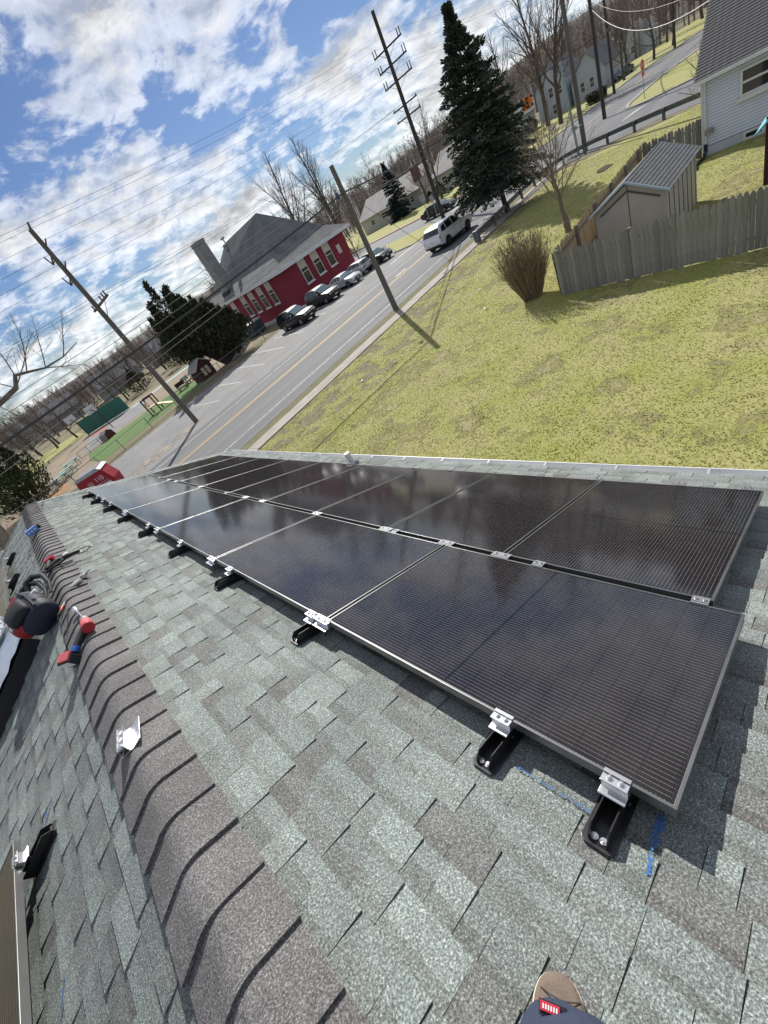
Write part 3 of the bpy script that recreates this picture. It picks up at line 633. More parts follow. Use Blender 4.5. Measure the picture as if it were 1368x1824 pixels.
sheet('road_junction',[(46,20.75+RD(46)),(46,12),(42,4),(38,-30),(50,-30),(56,4),(58.8,12.2),(60.2,16.9),(62.7,19.2),(75.8,19.5),(84.5,17.4),(116,11),(200,-8),(200,2),(116,22.6),(106,26.2),(98.7,28.6),(91.9,29.6),(80,30.5),(66,31.5),(62.5,34),(61.6,48),(62.6,64),(66,120),(56,120),(52,64),(51.4,46),(51.2,38.3),(49.6,36),(46.5,34.2),(41.8,33.6),(41.8,31.2),(46,31.3)],.010,'asphalt')
sheet('parking_lot',[(-30,29.6),(41.5,31.0),(41.7,34.4),(42.0,37.6),(47,42.8),(28,44.4),(22.2,43.4),(3,42.4),(-30,41.5)],.007,'asphalt_old')
strip('verge_strip',-90,46,19.75,20.78,.006,'verge'); 
cu=MB()
x=-40.0
while x<47:
    x2=x+1.5; cu.add([],[]); 
    p=[(x,18.7+RD(x)),(x2-.012,18.7+RD(x2)),(x2-.012,19.72+RD(x2)),(x,19.72+RD(x))]; cu.prism(p,-.05,.05+.006*math.sin(x*5),'z'); x=x2
cu=structure('sidewalk',cu,'concrete')
# markings
for nm,a,b,mat in (('edge_line',22.25,22.37,'paint_white'),('edge_line',29.55,29.67,'paint_white'),('centre_line',26.55,26.66,'paint_yellow'),('centre_line',26.80,26.91,'paint_yellow')): strip(nm,-60,45,a,b,.016,mat)
strip('arrow_mark',30,31.6,27.35,27.65,.016,'paint_white')
for (x,y,x2,y2) in ((12.0,41.6,12.3,34.0),(14.9,34.1,15.6,41.8),(17.7,34.3,18.7,41.8),(20.5,34.5,21.6,42.0),(23.3,34.8,24.6,42.2),(26.9,35,28.0,42.4),(29.6,35,30.4,42.6),(33.0,35.2,33.4,42.6),(36.2,35.4,36.4,42.6)): sheet('stall_line',[(x-.06,y),(x+.06,y),(x2+.06,y2),(x2-.06,y2)],.011,'paint_white')
sheet('stall_line',[(6,41.0),(22.4,42.5),(22.4,42.62),(6,41.12)],.011,'paint_white')
sheet('gore_mark',[(36.5,34.0),(41.6,34.2),(43.2,33.0),(41.6,33.8),(36.5,33.7)],.013,'paint_white')
for i in range(5): sheet('crosswalk_bar',[(52.6+i*1.9,34.6),(53.5+i*1.9,34.6),(54.0+i*1.9,31.8),(53.1+i*1.9,31.8)],.014,'paint_white')
sheet('stop_bar',[(52.2,35.4),(57.2,35.4),(57.2,35.9),(52.2,35.9)],.014,'paint_white'); sheet('arrow_mark',[(55.2,17.1),(58.6,15.9),(58.2,16.9),(55.4,17.4)],.014,'paint_white')
sheet('centre_line',[(63,25.2),(92,24.2),(116,17.5),(116,17.62),(92,24.35),(63,25.35)],.014,'paint_yellow'); sheet('edge_line',[(64,20.3),(76,20.2),(85,18.2),(116,12.2),(116,12.35),(85,18.35),(76,20.35),(64,20.45)],.014,'paint_white')
def kerb(name,pts,w,h,mat='concrete'):
    mb=MB(); n=len(pts); L=[];Rr=[]
    for i,p in enumerate(pts):
        d=(Vector(pts[min(i+1,n-1)])-Vector(pts[max(i-1,0)])).normalized(); nn=Vector((-d.y,d.x))*w/2; L.append(Vector(p)+nn); Rr.append(Vector(p)-nn)
    for i in range(n-1): mb.prism([tuple(L[i]),tuple(L[i+1]),tuple(Rr[i+1]),tuple(Rr[i])],-.05,h,'z')
    return structure(name,mb,mat)
kerb('kerb',[(58.8,11),(59.0,12.4),(60.3,16.8),(62.7,19.0),(65.2,19.55),(75.8,19.4),(84.5,17.3),(116,10.9)],.35,.13)
kerb('kerb',[(62.3,34),(61.4,48),(62.4,64),(65.8,120)],.22,.13,'paint_red'); sheet('sidewalk',[(62.5,36),(61.6,48),(62.6,64),(66,120),(67.4,120),(64.1,64),(63.1,48),(63.9,36)],.05,'concrete')
kerb('kerb',[(66,31.7),(80,30.7),(92,29.8),(99,28.8),(106,26.4),(116,22.8)],.25,.12); sheet('sidewalk',[(85,36.2),(100,33.5),(120,29),(120,30.2),(100,34.7),(85,37.4)],.03,'concrete')
kerb('kerb',[(41.7,34.3),(42.0,37.6),(44.5,40.2),(47,42.9),(51.2,46.5)],.2,.12)
sheet('grass_median',[(41.9,34.6),(46.5,34.6),(49.4,36.3),(51.0,38.5),(51.2,46.4),(47.1,42.7),(44.6,40),(42.2,37.4)],.05,'lawn')
sheet('grass_island',[(59.3,12.4),(60.5,16.6),(62.9,18.8),(65.2,19.35),(75.8,19.2),(84.5,17.1),(116,10.7),(116,-5),(60,-5)],.05,'lawn'); sheet('front_lawns',[(64.2,36),(63.4,48),(64.4,64),(67.6,120),(120,120),(120,60),(80,46),(80,31),(66,32.2)],.012,'lawn'); sheet('front_lawns',[(85,31),(99,29),(116,23),(160,12),(160,60),(85,50)],.014,'lawn')
# school yard across the parking lot
sheet('dirt_yard',[(-8,43.2),(3,43.0),(20,44.6),(26,49),(27,76),(10,84),(-3,72)],.004,'dirt'); sheet('artificial_turf',[(4.1,47.0),(17.8,47.6),(18.6,57.0),(16.0,58.3),(4.6,58.2),(3.8,53)],.03,'turf')
sheet('basketball_court',[(4.2,60.5),(13.5,60.5),(19,76),(8.5,78)],.012,'asphalt_old'); sheet('court_paint',[(8.0,72.0),(10.4,72.0),(10.8,75.6),(8.4,75.6)],.018,'court_red'); sheet('teal_walk',[(15.2,73.0),(27.5,73.9),(28.0,76.0),(15.2,75.0)],.016,'teal_ground')
sheet('grass_strip',[(-2,79),(2.2,85),(9,84),(9.5,98),(0,104),(-8,90)],.01,'lawn'); sheet('orange_dirt_patch',[(-2.2,46.5),(.5,46.2),(.6,50.5),(-1.8,51)],.012,'orange_dirt'); sheet('verge_bank',[(3,43.2),(20,44.8),(20,46.6),(4,46.6)],.018,'verge')
sheet('mulch_patch',[(35.6,12.5),(36.6,12.2),(37.4,12.9),(36.8,13.3),(35.9,13.0)],.04,'mulch')
pm('sand_strip',(.36,.31,.25),c2=(.28,.25,.20),s=1.5,rough=.95,fine=(14,.25),holes=(.9,.46)); sheet('sandy_strip',[(10.8,33.9),(9.0,32.0),(2,31.1),(-10,30.6),(-25,30.4),(-25,32.8),(-10,33.2),(2,33.6)],.0165,'sand_strip')
pm('bare_soil',(.255,.215,.14),c2=(.20,.175,.105),s=2,rough=.95,fine=(14,.3),holes=(.75,.50)); sheet('worn_ground',[(5,15.6),(12,14.2),(20,14.6),(30,17.2),(38,18.0),(38,18.68),(5,18.68)],.0075,'bare_soil'); pm('bare_soil_light',(.33,.29,.15),c2=(.27,.25,.11),s=2,rough=.95,fine=(14,.3),holes=(.45,.545)); sheet('worn_ground',[(3.4,-10),(30,-10),(30,14),(3.4,14.5)],.006,'bare_soil_light')
# ------------------------------------------------------------------ buildings
pm('brick_red',(.275,.030,.052),c2=(.225,.024,.042),s=.9,rough=.8,detail=7,fine=(12,.12)); pm('roof_slate',(.185,.192,.194),c2=(.125,.130,.132),s=.6,stretch=(1,1,.12),rough=.9,detail=9,fine=(7,.35)); pm('roof_grey',(.23,.23,.235),c2=(.18,.18,.185),s=.8,rough=.9,fine=(8,.25),detail=8); pm('roof_pale',(.36,.35,.34),c2=(.30,.29,.28),s=.5,rough=.9,fine=(6,.2))
pm('pane',(.02,.025,.032),rough=.06,spec=.8); pm('window_white',(.70,.70,.68),rough=.5); pm('blind',(.62,.57,.46),rough=.8); pm('stone_grey',(.22,.22,.22),c2=(.28,.27,.26),s=3,rough=.9,fine=(6,.2)); pm('cream_wall',(.50,.50,.46),rough=.8,c2=(.45,.45,.42),s=1); pm('pale_blue_wall',(.46,.50,.55),rough=.7,c2=(.42,.46,.51),s=1); pm('chimney_grey',(.34,.335,.33),c2=(.25,.25,.25),s=1.6,rough=.9,detail=7,fine=(10,.2)); pm('brick_brown',(.17,.07,.06),c2=(.13,.055,.05),s=3,rough=.9)
def window(par,c,w,h,nrm,sill=True,blind=.35,mat='window_white',sash=True):
    # nrm: 'x-' or 'y-' , c centre on the wall plane
    e=link('window',None,par,c,(0,0,{'y-':0,'x-':-math.pi/2}[nrm]))
    mb=MB(); t=.09
    mb.box(-w/2,w/2,-.05,.02,-h/2,-h/2+t); mb.box(-w/2,w/2,-.05,.02,h/2-t,h/2); mb.box(-w/2,-w/2+t,-.05,.02,-h/2+t,h/2-t); mb.box(w/2-t,w/2,-.05,.02,-h/2+t,h/2-t)
    if sash: mb.box(-w/2+t,w/2-t,-.035,.02,-.04,.04)
    mb.build('frame',mat,e)
    mb=MB(); mb.box(-w/2+t,w/2-t,-.012,.0,-h/2+t,h/2-t); mb.build('pane','pane',e)
    if blind: mb=MB(); mb.box(-w/2+t,w/2-t,-.030,-.014,h/2-t-blind*(h-2*t),h/2-t); mb.build('blind','blind',e)
    if sill: mb=MB(); mb.box(-w/2-.09,w/2+.09,-.16,.02,-h/2-.13,-h/2); mb.build('sill',mat,e)
    return e
# red school building
rb=thing('red_building','dark red building with grey hip roof and tall white windows behind the parked cars','building',(0,0,0))
X0,X1,Y0,Y1=32.8,44.6,46.8,69.5; EZ=4.72
mb=MB(); mb.box(X0,X1,Y0,Y1,0,EZ); mb.build('wall','brick_red',rb)
ov=.62; ex0,ex1,ey0,ey1=X0-ov,X1+ov+.6,Y0-ov,Y1+ov; xr=38.7; ya,yb=53.0,63.2; PZ=11.1
def kick(f): return f
pts=[(ex0,ey0,EZ+.12),(ex1,ey0,EZ+.12),(ex1,ey1,EZ+.12),(ex0,ey1,EZ+.12)]
k=.30; zk=EZ+.12+(PZ-EZ)*.20; c1=(xr,ya); c2=(xr,yb)
ins=[(ex0+(xr-ex0)*k,ey0+(ya-ey0)*k,zk),(ex1+(xr-ex1)*k,ey0+(ya-ey0)*k,zk),(ex1+(xr-ex1)*k,ey1+(yb-ey1)*k,zk),(ex0+(xr-ex0)*k,ey1+(yb-ey1)*k,zk)]
mb=MB(); mb.add(pts+ins+[(xr,ya,PZ),(xr,yb,PZ-.25)],[(0,1,5,4),(1,2,6,5),(2,3,7,6),(3,0,4,7),(4,5,8),(5,6,9,8),(6,7,9),(7,4,8,9),(3,2,1,0)]); rf=mb.build('roof','roof_slate',rb)
mb=MB()
for (a,b,c,d) in ((ex0-.02,ex1+.02,ey0-.06,ey0-.02),(ex0-.02,ex1+.02,ey1+.02,ey1+.06),(ex0-.06,ex0-.02,ey0-.06,ey1+.06),(ex1+.02,ex1+.06,ey0-.06,ey1+.06)): mb.box(a,b,c,d,EZ-.20,EZ+.16)
mb.build('fascia','white_trim',rf); mb=MB(); mb.box(ex0,ex1,ey0,ey1,EZ+.02,EZ+.06); mb.build('soffit','white_trim',rf)
for x in (36.3,38.62,40.94): window(rb,(x,Y0,3.2),1.25,2.62,'y-')
window(rb,(42.9,Y0,3.06),.6,1.0,'y-',sill=False,blind=0.98)
for y in (50.5,52.85,55.25,57.6,60.9,63.4): window(rb,(X0,y,3.1),1.25,2.6,'x-')
for p in ((36.0,62.6,9.2),):
    mb=MB(); mb.cyl((37.6,61.8,9.9),(37.6,61.8,10.5),.28,12); mb.sphere((37.6,61.8,10.5),(.36,.36,.18),12,6); mb.build('roof_vent','chimney_grey',rf,smooth=True)
mb=MB(); mb.cyl((38.7,63.1,10.6),(38.7,63.1,11.5),.09,8); mb.box(38.55,38.85,62.7,63.5,11.35,11.55); mb.build('ridge_finial','chimney_grey',rf)
mb=MB(); mb.box(33.2,34.5,60.5,62.1,5.0,11.9)
ch=mb.build('chimney','chimney_grey',rb)
for i in range(3):
    y=60.6+i*.56; mb=MB(); mb.box(33.12,34.58,y-.06,y+.40,5.2,11.7); mb.build('flue_rib','chimney_grey',ch)
for i in range(5):
    y=60.55+i*.36; mb=MB(); mb.box(33.1,34.6,y-.09,y+.09,11.9,12.35); mb.build('crown_block','chimney_grey',ch)
mb=MB(); mb.box(33.0,34.7,60.3,62.3,4.9,5.9); mb.build('chimney_flashing','dark_edge',ch)
mb=MB(); mb.box(31.9,44.7,45.6,46.78,0,.28); mb.box(31.9,32.78,46.8,60,0,.28); mb.build('white_ramp','window_white',rb)
# house at the right with pale siding
pm('siding',(.70,.755,.85),rough=.6,c2=(.65,.705,.80),s=.8); pm('foundation_white',(.60,.63,.68),rough=.8,c2=(.52,.55,.6),s=2); pm('roof_house',(.17,.165,.165),c2=(.125,.12,.12),s=2,stretch=(1,4,1),rough=.9,fine=(18,.35),detail=7)
hr=thing('siding_house','pale blue white clapboard house with grey shingle roof at the top right','house',(0,0,0))
HX=28.62
pm('siding_gap_shade',(.24,.26,.30),rough=.9); mb=MB(); mb.box(HX+.005,38.6,-9,5.70,0,3.0); mb.prism([(HX+.05,3.0),(38.55,3.0),(33.6,6.75)],-8.98,5.70,'y'); mb.build('wall','siding_gap_shade',hr)  # wall coloured dark so the slits between boards draw the shadow lines
mb=MB(); mb.box(HX-.02,38.62,-9.02,5.74,0,.36); mb.build('foundation','foundation_white',hr)
bw=MB(); bw.add([(HX+.006,-9,0),(HX-.030,-9,0),(HX-.030,5.66,0),(HX+.006,5.66,0),(HX+.006,-9,.099),(HX-.006,-9,.099),(HX-.006,5.66,.099),(HX+.006,5.66,.099)],[(0,1,2,3),(4,7,6,5),(1,5,6,2),(0,4,5,1),(2,6,7,3),(0,3,7,4)]); bme=bw.mesh('siding_board','siding')
for i in range(22): link('siding_board',bme,hr,(0,0,.40+i*.117))
mb=MB(); mb.box(HX-.05,HX+.05,5.62,5.76,.36,3.0); mb.build('corner_board','white_trim',hr)
rs=math.atan2(3.75,5.05); mb=MB(); mb.prism([(HX-.32,2.93),(33.62,6.93),(38.95,2.93),(38.95,2.83),(33.62,6.80),(HX-.32,2.83)],-9.3,5.95,'y'); r_=mb.build('roof','roof_house',hr)
cs=MB(); dx,dz=.135*math.cos(rs)*1.0,.135*math.sin(rs)
cs.add([(0,-9.29,.0),(0,5.94,.0),(dx,5.94,dz),(dx,-9.29,dz),(0,-9.29,.02),(0,5.94,.02)],[(4,5,2,3),(0,1,5,4)]); cme2=cs.mesh('shingle_course','roof_house',fix=False)
kx=(33.62-(HX-.32)); kz=4.0
nC=int(math.hypot(kx,kz)/.15)
for i in range(nC):
    t=i/nC; link('shingle_course',cme2,r_,(HX-.325+kx*t,0,2.932+kz*t))
mb=MB(); mb.box(HX-.40,HX-.31,-9.3,5.95,2.80,2.92); mb.build('gutter','white_trim',hr)
mb=MB(); mb.prism([(HX-.30,2.80),(33.6,6.78),(33.6,6.60),(HX-.30,2.62)],5.955,5.985,'y'); mb.build('rake_board','white_trim',hr)
window(hr,(HX-.03,3.88,2.12),1.05,.95,'x-',sill=True,blind=0); window(hr,(HX-.03,3.90,.19),.72,.34,'x-',sill=False,blind=0,sash=False); window(hr,(HX-.03,.2,2.12),1.05,.95,'x-',sill=True,blind=0)
mb=MB(); mb.tube([(HX-.08,5.60,2.8),(HX-.08,5.60,.35)],.05,8); mb.build('downspout','white_trim',hr)
mb=MB(); mb.tube([(HX-.08,5.60,.5),(HX-.10,5.60,.22),(HX-.5,5.6,.08),(HX-1.3,5.75,.06),(HX-2.0,5.6,.06)],.07,10); mb.build('drain_hose','black_plastic',hr,smooth=True)
mb=MB(); mb.cbox((HX-.16,5.45,.95),(.16,.3,.2)); mb.build('meter_box','stone_grey',hr)
# shed
pm('shed_tan',(.46,.42,.37),rough=.8,c2=(.42,.385,.335),s=2); pm('shed_trim',(.36,.45,.50),rough=.6); pm('shed_roof',(.155,.16,.17),c2=(.125,.13,.135),s=3,rough=.9,fine=(20,.3)); pm('shed_batten',(.10,.095,.085),rough=.8)
sh=thing('shed','small tan garden shed with grey shingled gable roof behind the wooden fence','shed',(0,0,0))
mb=MB(); mb.box(18.1,21.95,4.58,6.82,0,1.70); mb.prism([(4.58,1.70),(6.82,1.70),(5.70,2.31)],18.1,21.95,'x'); mb.build('wall','shed_tan',sh)
def shed_rows(sgn):
    ye=4.42 if sgn<0 else 6.98; sl=Vector((0,5.70-ye,2.40-1.70)); n=11
    for i in range(n):
        a=sl*(i/n); b=sl*((i+1)/n+.02); mb=MB(); nr_=Vector((0,-sl.z,sl.y)).normalized(); nr_=nr_ if nr_.z>0 else -nr_
        p=[Vector((17.95,ye,1.70))+a,Vector((22.1,ye,1.70))+a,Vector((22.1,ye,1.70))+b,Vector((17.95,ye,1.70))+b]
        mb.add([tuple(p[0]+nr_*.028),tuple(p[1]+nr_*.028),tuple(p[2]+nr_*.012),tuple(p[3]+nr_*.012),tuple(p[0]),tuple(p[1]),tuple(p[2]),tuple(p[3])],[(0,1,2,3),(4,7,6,5),(0,4,5,1),(0,3,7,4),(1,5,6,2),(3,2,6,7)]); mb.build('shingle_row','shed_roof',sh)
shed_rows(-1); shed_rows(1)
for ye in (4.42,6.98):
    mb=MB(); d=Vector((0,5.70-ye,.70)); mb.add([(17.90,ye,1.66),(17.90,5.70,2.36),(17.90,5.70,2.43),(17.90,ye,1.73),(17.945,ye,1.66),(17.945,5.70,2.36),(17.945,5.70,2.43),(17.945,ye,1.73)],[(0,1,2,3),(7,6,5,4),(0,4,5,1),(1,5,6,2),(2,6,7,3),(3,7,4,0)]); mb.build('rake_trim','shed_trim',sh)
mb=MB(); mb.box(18.085,18.099,5.68,5.70,0,2.25); mb.build('panel_seam','shed_batten',sh); mb=MB(); mb.prism([(4.75,1.62),(5.70,2.12),(6.62,1.64),(6.62,1.58),(5.70,2.06),(4.75,1.56)],18.07,18.098,'x'); mb.build('gable_trim','shed_batten',sh)
for i in range(7):
    x=18.35+i*.56; mb=MB(); mb.box(x,x+.035,4.565,4.579,0,1.69); mb.build('batten','shed_batten',sh)
# fences: every picket its own piece
pm('fence_old',(.29,.282,.258),c2=(.185,.18,.168),s=2.2,stretch=(6,6,.35),rough=.95,detail=8,rand=.22,fine=(14,.2)); pm('fence_new',(.46,.36,.24),c2=(.36,.28,.19),s=2,stretch=(6,6,.4),rough=.9,rand=.18); pm('fence_rail',(.20,.185,.16),rough=.95)
PK=[]
for h in (1.50,1.53,1.56):
    mb=MB(); w=.066; mb.prism([(-w,0),(w,0),(w,h-.12),(.045,h-.055),(0,h),(-.045,h-.055),(-w,h-.12)],-.009,.009,'y'); PK.append([mb.mesh('picket',m_) for m_ in ('fence_old','fence_new')])
def fence(label,a,b,mi,posts,z=0.02):
    a=Vector((*a,0)); b=Vector((*b,0)); L=(b-a).length; ang=math.atan2(b.y-a.y,b.x-a.x)
    f=thing('picket_fence',label,'fence',(a.x,a.y,0),ang,group='wooden picket fence around the yard')
    n=int(L/.139)
    for i in range(n): link('picket',PK[rnd.randrange(3)][mi],f,((i+.5)*L/n,rnd.uniform(-.004,.004),z+rnd.uniform(-.015,.015)),(rnd.uniform(-.012,.012),rnd.uniform(-.012,.012),0))
    for zr in (.3,1.2):
        mb=MB(); mb.box(0,L,posts*.012,posts*.05,zr,zr+.09); mb.build('rail','fence_rail',f)
    k=0.1
    while k<L:
        mb=MB(); mb.box(k-.05,k+.05,posts*.05,posts*.15,0,1.55); mb.build('post','fence_rail',f); k+=2.4
    return f
fence('weathered grey picket fence running along the lawn below the shed',(15.95,7.55),(15.2,-4.0),0,1); fence('fence side with newer tan boards running from the bush to behind the shed',(16.0,7.62),(29.0,8.32),1,-1); fence('short dark picket fence between the shed corner and the pale house',(29.05,8.3),(28.55,5.85),0,1)
# far houses
def simple_house(name,label,x0,x1,y0,y1,ez,rz,wall,roof,axis,wins,cat='house',chim=None,group=None):
    h=thing(name,label,cat,(0,0,0),group=group); mb=MB(); mb.box(x0,x1,y0,y1,0,ez)
    o=.35
    if axis=='y':
        xm=(x0+x1)/2; mb.prism([(x0,ez),(x1,ez),(xm,rz)],y0,y1,'y'); mb.build('wall',wall,h); mb=MB(); s_=(rz-ez)/(xm-x0); mb.prism([(x0-o,ez-o*s_+.05),(xm,rz+.08),(x1+o,ez-o*s_+.05),(x1+o,ez-o*s_+.2),(xm,rz+.25),(x0-o,ez-o*s_+.2)],y0-o,y1+o,'y')
    else:
        ym=(y0+y1)/2; mb.prism([(y0,ez),(y1,ez),(ym,rz)],x0,x1,'x'); mb.build('wall',wall,h); mb=MB(); s_=(rz-ez)/(ym-y0); mb.prism([(y0-o,ez-o*s_+.05),(ym,rz+.08),(y1+o,ez-o*s_+.05),(y1+o,ez-o*s_+.2),(ym,rz+.25),(y0-o,ez-o*s_+.2)],x0-o,x1+o,'x')
    rf_=mb.build('roof',roof,h)
    for (c,w,hh,n) in wins: window(h,c,w,hh,n,sill=False,blind=0)
    if chim: mb=MB(); mb.box(*chim); c_=mb.build('chimney','brick_brown',rf_); 
    return h
simple_house('ranch_house','low ranch house with pale roof and brick chimney behind the small spruce',82,92,61,79,2.75,5.6,'cream_wall','roof_pale','y',[((82,71.5,1.75),2.2,1.1,'x-'),((82,75.5,1.55),1.2,1.0,'x-'),((82,63.5,1.7),1.1,1.0,'x-')],chim=(83.5,84.6,61.6,62.9,3.2,6.2))
q=MB(); q.box(81.9,81.98,67.5,79,0,1.2); 
simple_house('ranch_house','pale ranch house with round clipped bush behind the dark parked car',82,92,44,57.6,2.9,5.6,'cream_wall','roof_pale','y',[((82,55.2,1.8),1.2,1.1,'x-'),((82,48.5,1.8),1.6,1.1,'x-')])
simple_house('gabled_house','tall white gabled house at the left end beyond the traffic light',111.5,121,43.6,49.5,5.2,8.0,'pale_blue_wall','roof_grey','x',[((111.5,46.5,3.9),1.0,1.6,'x-'),((111.5,44.7,3.6),.8,1.3,'x-'),((111.5,46.2,1.2),1.0,1.6,'x-')])
simple_house('gabled_house','pale blue house with grey roof behind the utility poles',112,123,36.8,42.8,3.4,6.4,'pale_blue_wall','roof_grey','x',[((112,40.9,1.9),.9,1.6,'x-'),((112,39.2,1.9),.9,1.6,'x-')])
simple_house('white_garage','small white building left of the big bare tree trunk',104,111,50,56,3.2,4.8,'cream_wall','roof_grey','x',[])
simple_house('garden_house','white house far along the road between bare trees',150,158,40,47,3.5,6,'pale_blue_wall','roof_grey','x',[((150,43,1.8),1.2,1.3,'x-')])
for i,(x,y,w,d,lab) in enumerate(((24,128,11,8,'grey roofed house behind the school yard, right of the leaning pole'),(40,126,11,8,'grey roofed house behind the dark evergreen tree'),(10,140,10,8,'low grey roofed house behind the basketball hoops'),(2,160,9,8,'white house at the far left behind bare trees'))): simple_house('grey_house',lab,x,x+w,y,y+d,3.2,6.2,'stone_grey' if i!=3 else 'cream_wall','roof_grey','x',[((x+3,y,1.7),1.2,1.3,'y-'),((x+8,y,1.7),1.2,1.3,'y-')],group='houses behind the school yard')
# ------------------------------------------------------------------ utility poles and wires
pm('pole_wood',(.165,.150,.130),c2=(.115,.105,.092),s=2,stretch=(5,5,.3),rough=.95,detail=8); pm('pole_dark',(.075,.066,.058),c2=(.05,.045,.04),s=2,stretch=(5,5,.3),rough=.95); pm('insulator',(.07,.07,.075),rough=.3); pm('wire',(.045,.045,.05),rough=.5); pm('wire_pale',(.30,.30,.31),rough=.5); pm('galv',(.42,.44,.45),rough=.5,metal=.5,c2=(.34,.36,.37),s=6); pm('teal_metal',(.30,.40,.40),rough=.5,metal=.3)
def pole(label,x,y,h,r,mat='pole_wood',lean=(0,0)):
    o=thing('utility_pole',label,'utility pole',(x,y,0),group='utility poles along the road')
    mb=MB(); mb.tube([(0,0,-.3),(lean[0]*.5,lean[1]*.5,h*.5),(lean[0],lean[1],h)],[r,r*.85,r*.68],14); mb.build('pole',mat,o,smooth=True); return o
def arm(o,z,y0,y1,mat='pole_wood',ins=(),up=.28,x=0):
    mb=MB(); mb.box(x+.10,x+.22,y0,y1,z-.06,z+.06); a=mb.build('crossarm',mat,o)
    mb=MB()
    for s in (y0*.6,y1*.6): mb.tube([(x+.16,s,z-.05),(x+.12,0,z-.75)],.02,5)
    mb.build('brace','galv',a)
    for y in ins:
        mb=MB(); mb.tube([(x+.16,y,z+.06),(x+.16,y,z+.06+up)],[.05,.05],8); mb.build('insulator','insulator',a)
pA=pole('leaning looking grey pole with zigzag brackets standing in the parking lot, left','' and 0 or 9.4,33.1,13.6,.19) if False else pole('grey utility pole with zigzag brackets at the edge of the parking lot',9.4,33.1,13.65,.20)
arm(pA,9.05,-2.7,1.7,ins=(-2.5,-1.9,-1.2,1.4),up=.25)
mb=MB()
for z in (12.36,11.07):
    mb.tube([(0,0,z),(.1,1.55,z-.25),(.1,2.05,z+.33)],[.06,.05,.045],6); mb.tube([(0,0,z+.25),(.1,-.75,z+.5)],[.06,.045],6); mb.tube([(0,0,z-.25),(.1,1.5,z-.3)],[.03,.03],5)
mb.tube([(0,0,13.5),(.1,-.22,13.95)],.06,6); mb.tube([(0,0,13.4),(.1,.25,13.8)],.05,6); mb.build('bracket','pole_wood',pA)
pB=pole('short wooden pole at the sidewalk edge casting its shadow on the lawn',20.9,20.55,8.16,.19)
pC=pole('tall dark pole with three stacked crossarms behind the white car',49.2,34.9,18.26,.24,'pole_dark')
for z in (15.5,14.28,13.0): arm(pC,z,-2.05,1.75,'pole_dark',ins=(-2.0,-1.7,1.35,1.7),up=.55)
for z in (11.07,10.13): arm(pC,z,-1.6,1.75,'pole_dark',ins=(-1.5,1.6),up=.15)
pE=pole('wooden pole beside the guardrail curve, next to the pale metal post',47.9,18.0,14.0,.20); pF=pole('dark pole on the far side of the side street by the hedge',64.2,21.7,13.5,.20,'pole_dark'); pG=pole('dark pole standing on the tan verge along the far road',88.4,28.2,13.5,.20,'pole_dark'); pH=pole('thin dark pole farthest along the road at the top right',110.5,25.8,12.5,.19,'pole_dark')
for p in (pF,pG,pH): arm(p,11.6,-1.2,1.2,'pole_dark',ins=(-1.1,1.1))
mp=thing('metal_post','pale green grey metal signal post leaning beside the guardrail pole','signal post',(47.4,18.4,0)); mb=MB(); mb.tube([(0,0,0),(.0,.25,6.4)],[.11,.08],12); mb.build('post','teal_metal',mp,smooth=True); mb=MB(); mb.tube([(0,0,1.9),(.2,-.6,2.0)],.04,8); mb.cbox((0,0,2.0),(.3,.3,.25)); mb.build('bracket','teal_metal',mp); mb=MB(); mb.cyl((0,.25,6.4),(0,.25,6.6),.12,12); mb.build('cap','galv',mp)
def wire(label,pts,sag,r,mat='wire',grp='overhead wires',n=14,name='overhead_wire'):
    mb=MB(); P=[]
    for i in range(len(pts)-1):
        a,b=Vector(pts[i]),Vector(pts[i+1]); s=sag if not hasattr(sag,'__len__') else sag[i]
        for k in range(n+(i==len(pts)-2)):
            t=k/n; q=a.lerp(b,t); q.z-=s*4*t*(1-t); P.append(q)
    mb.tube(P,r,5,True); o=mb.build(name,mat,None,smooth=True); return tag(o,label,'wire',grp)
top=[((9.5,32.9,13.9),(49.36,33.2,16.1)),((9.5,33.3,13.75),(49.36,36.5,16.1)),((9.5,35.15,12.7),(49.36,36.5,14.85)),((9.5,32.35,12.85),(49.36,32.9,14.85)),((9.5,35.15,11.4),(49.36,36.5,13.55)),((9.5,32.35,11.6),(49.36,33.0,13.55))]
for i,(a,b) in enumerate(top): wire('thin power wire high across the sky between the tall poles',[(-45,a[1]-1.0,a[2]+.6),a,b,(110,b[1]-6,b[2]+.5)],[.5,.45,1.2],.0075,grp='high power wires in the sky')
for y0,y1 in ((30.4,33.3),(31.9,34.0),(34.5,36.5)): wire('power wire at crossarm height between the parking lot pole and the tall pole',[(-45,y0-1,9.9),(9.56,y0,9.3),(49.36,y1,11.3),(110,y1-6,11.2)],[.5,.6,1.0],.008,grp='crossarm wires over the parking lot')
wire('thick black cable running low across the whole view past the short pole',[(-30,19.6,6.6),(20.75,20.35,6.83),(49.0,34.6,6.9),(64.2,21.5,6.9),(88.4,28,7.2),(110.5,25.6,7)],[.95,.12,.3,.3,.3],.045,'wire',None,name='overhead_cable')
for i,z in enumerate((7.15,7.45,7.75)): wire('pale wire strung just above the thick cable near the red building',[(-30,19.7-.1*i,6.9+.35*i),(20.75,20.4,z-.1)],[.85],.010,'wire_pale','pale wires above the thick cable')
for i,z in enumerate((6.35,6.15)): wire('pale wire strung just below the thick cable',[(-30,19.6,5.9-.3*i),(20.75,20.4,z),(49,34.7,6.3),(64.2,21.6,6.3)],[.85,.2,.3],.012,'wire_pale','pale wires below the thick cable')
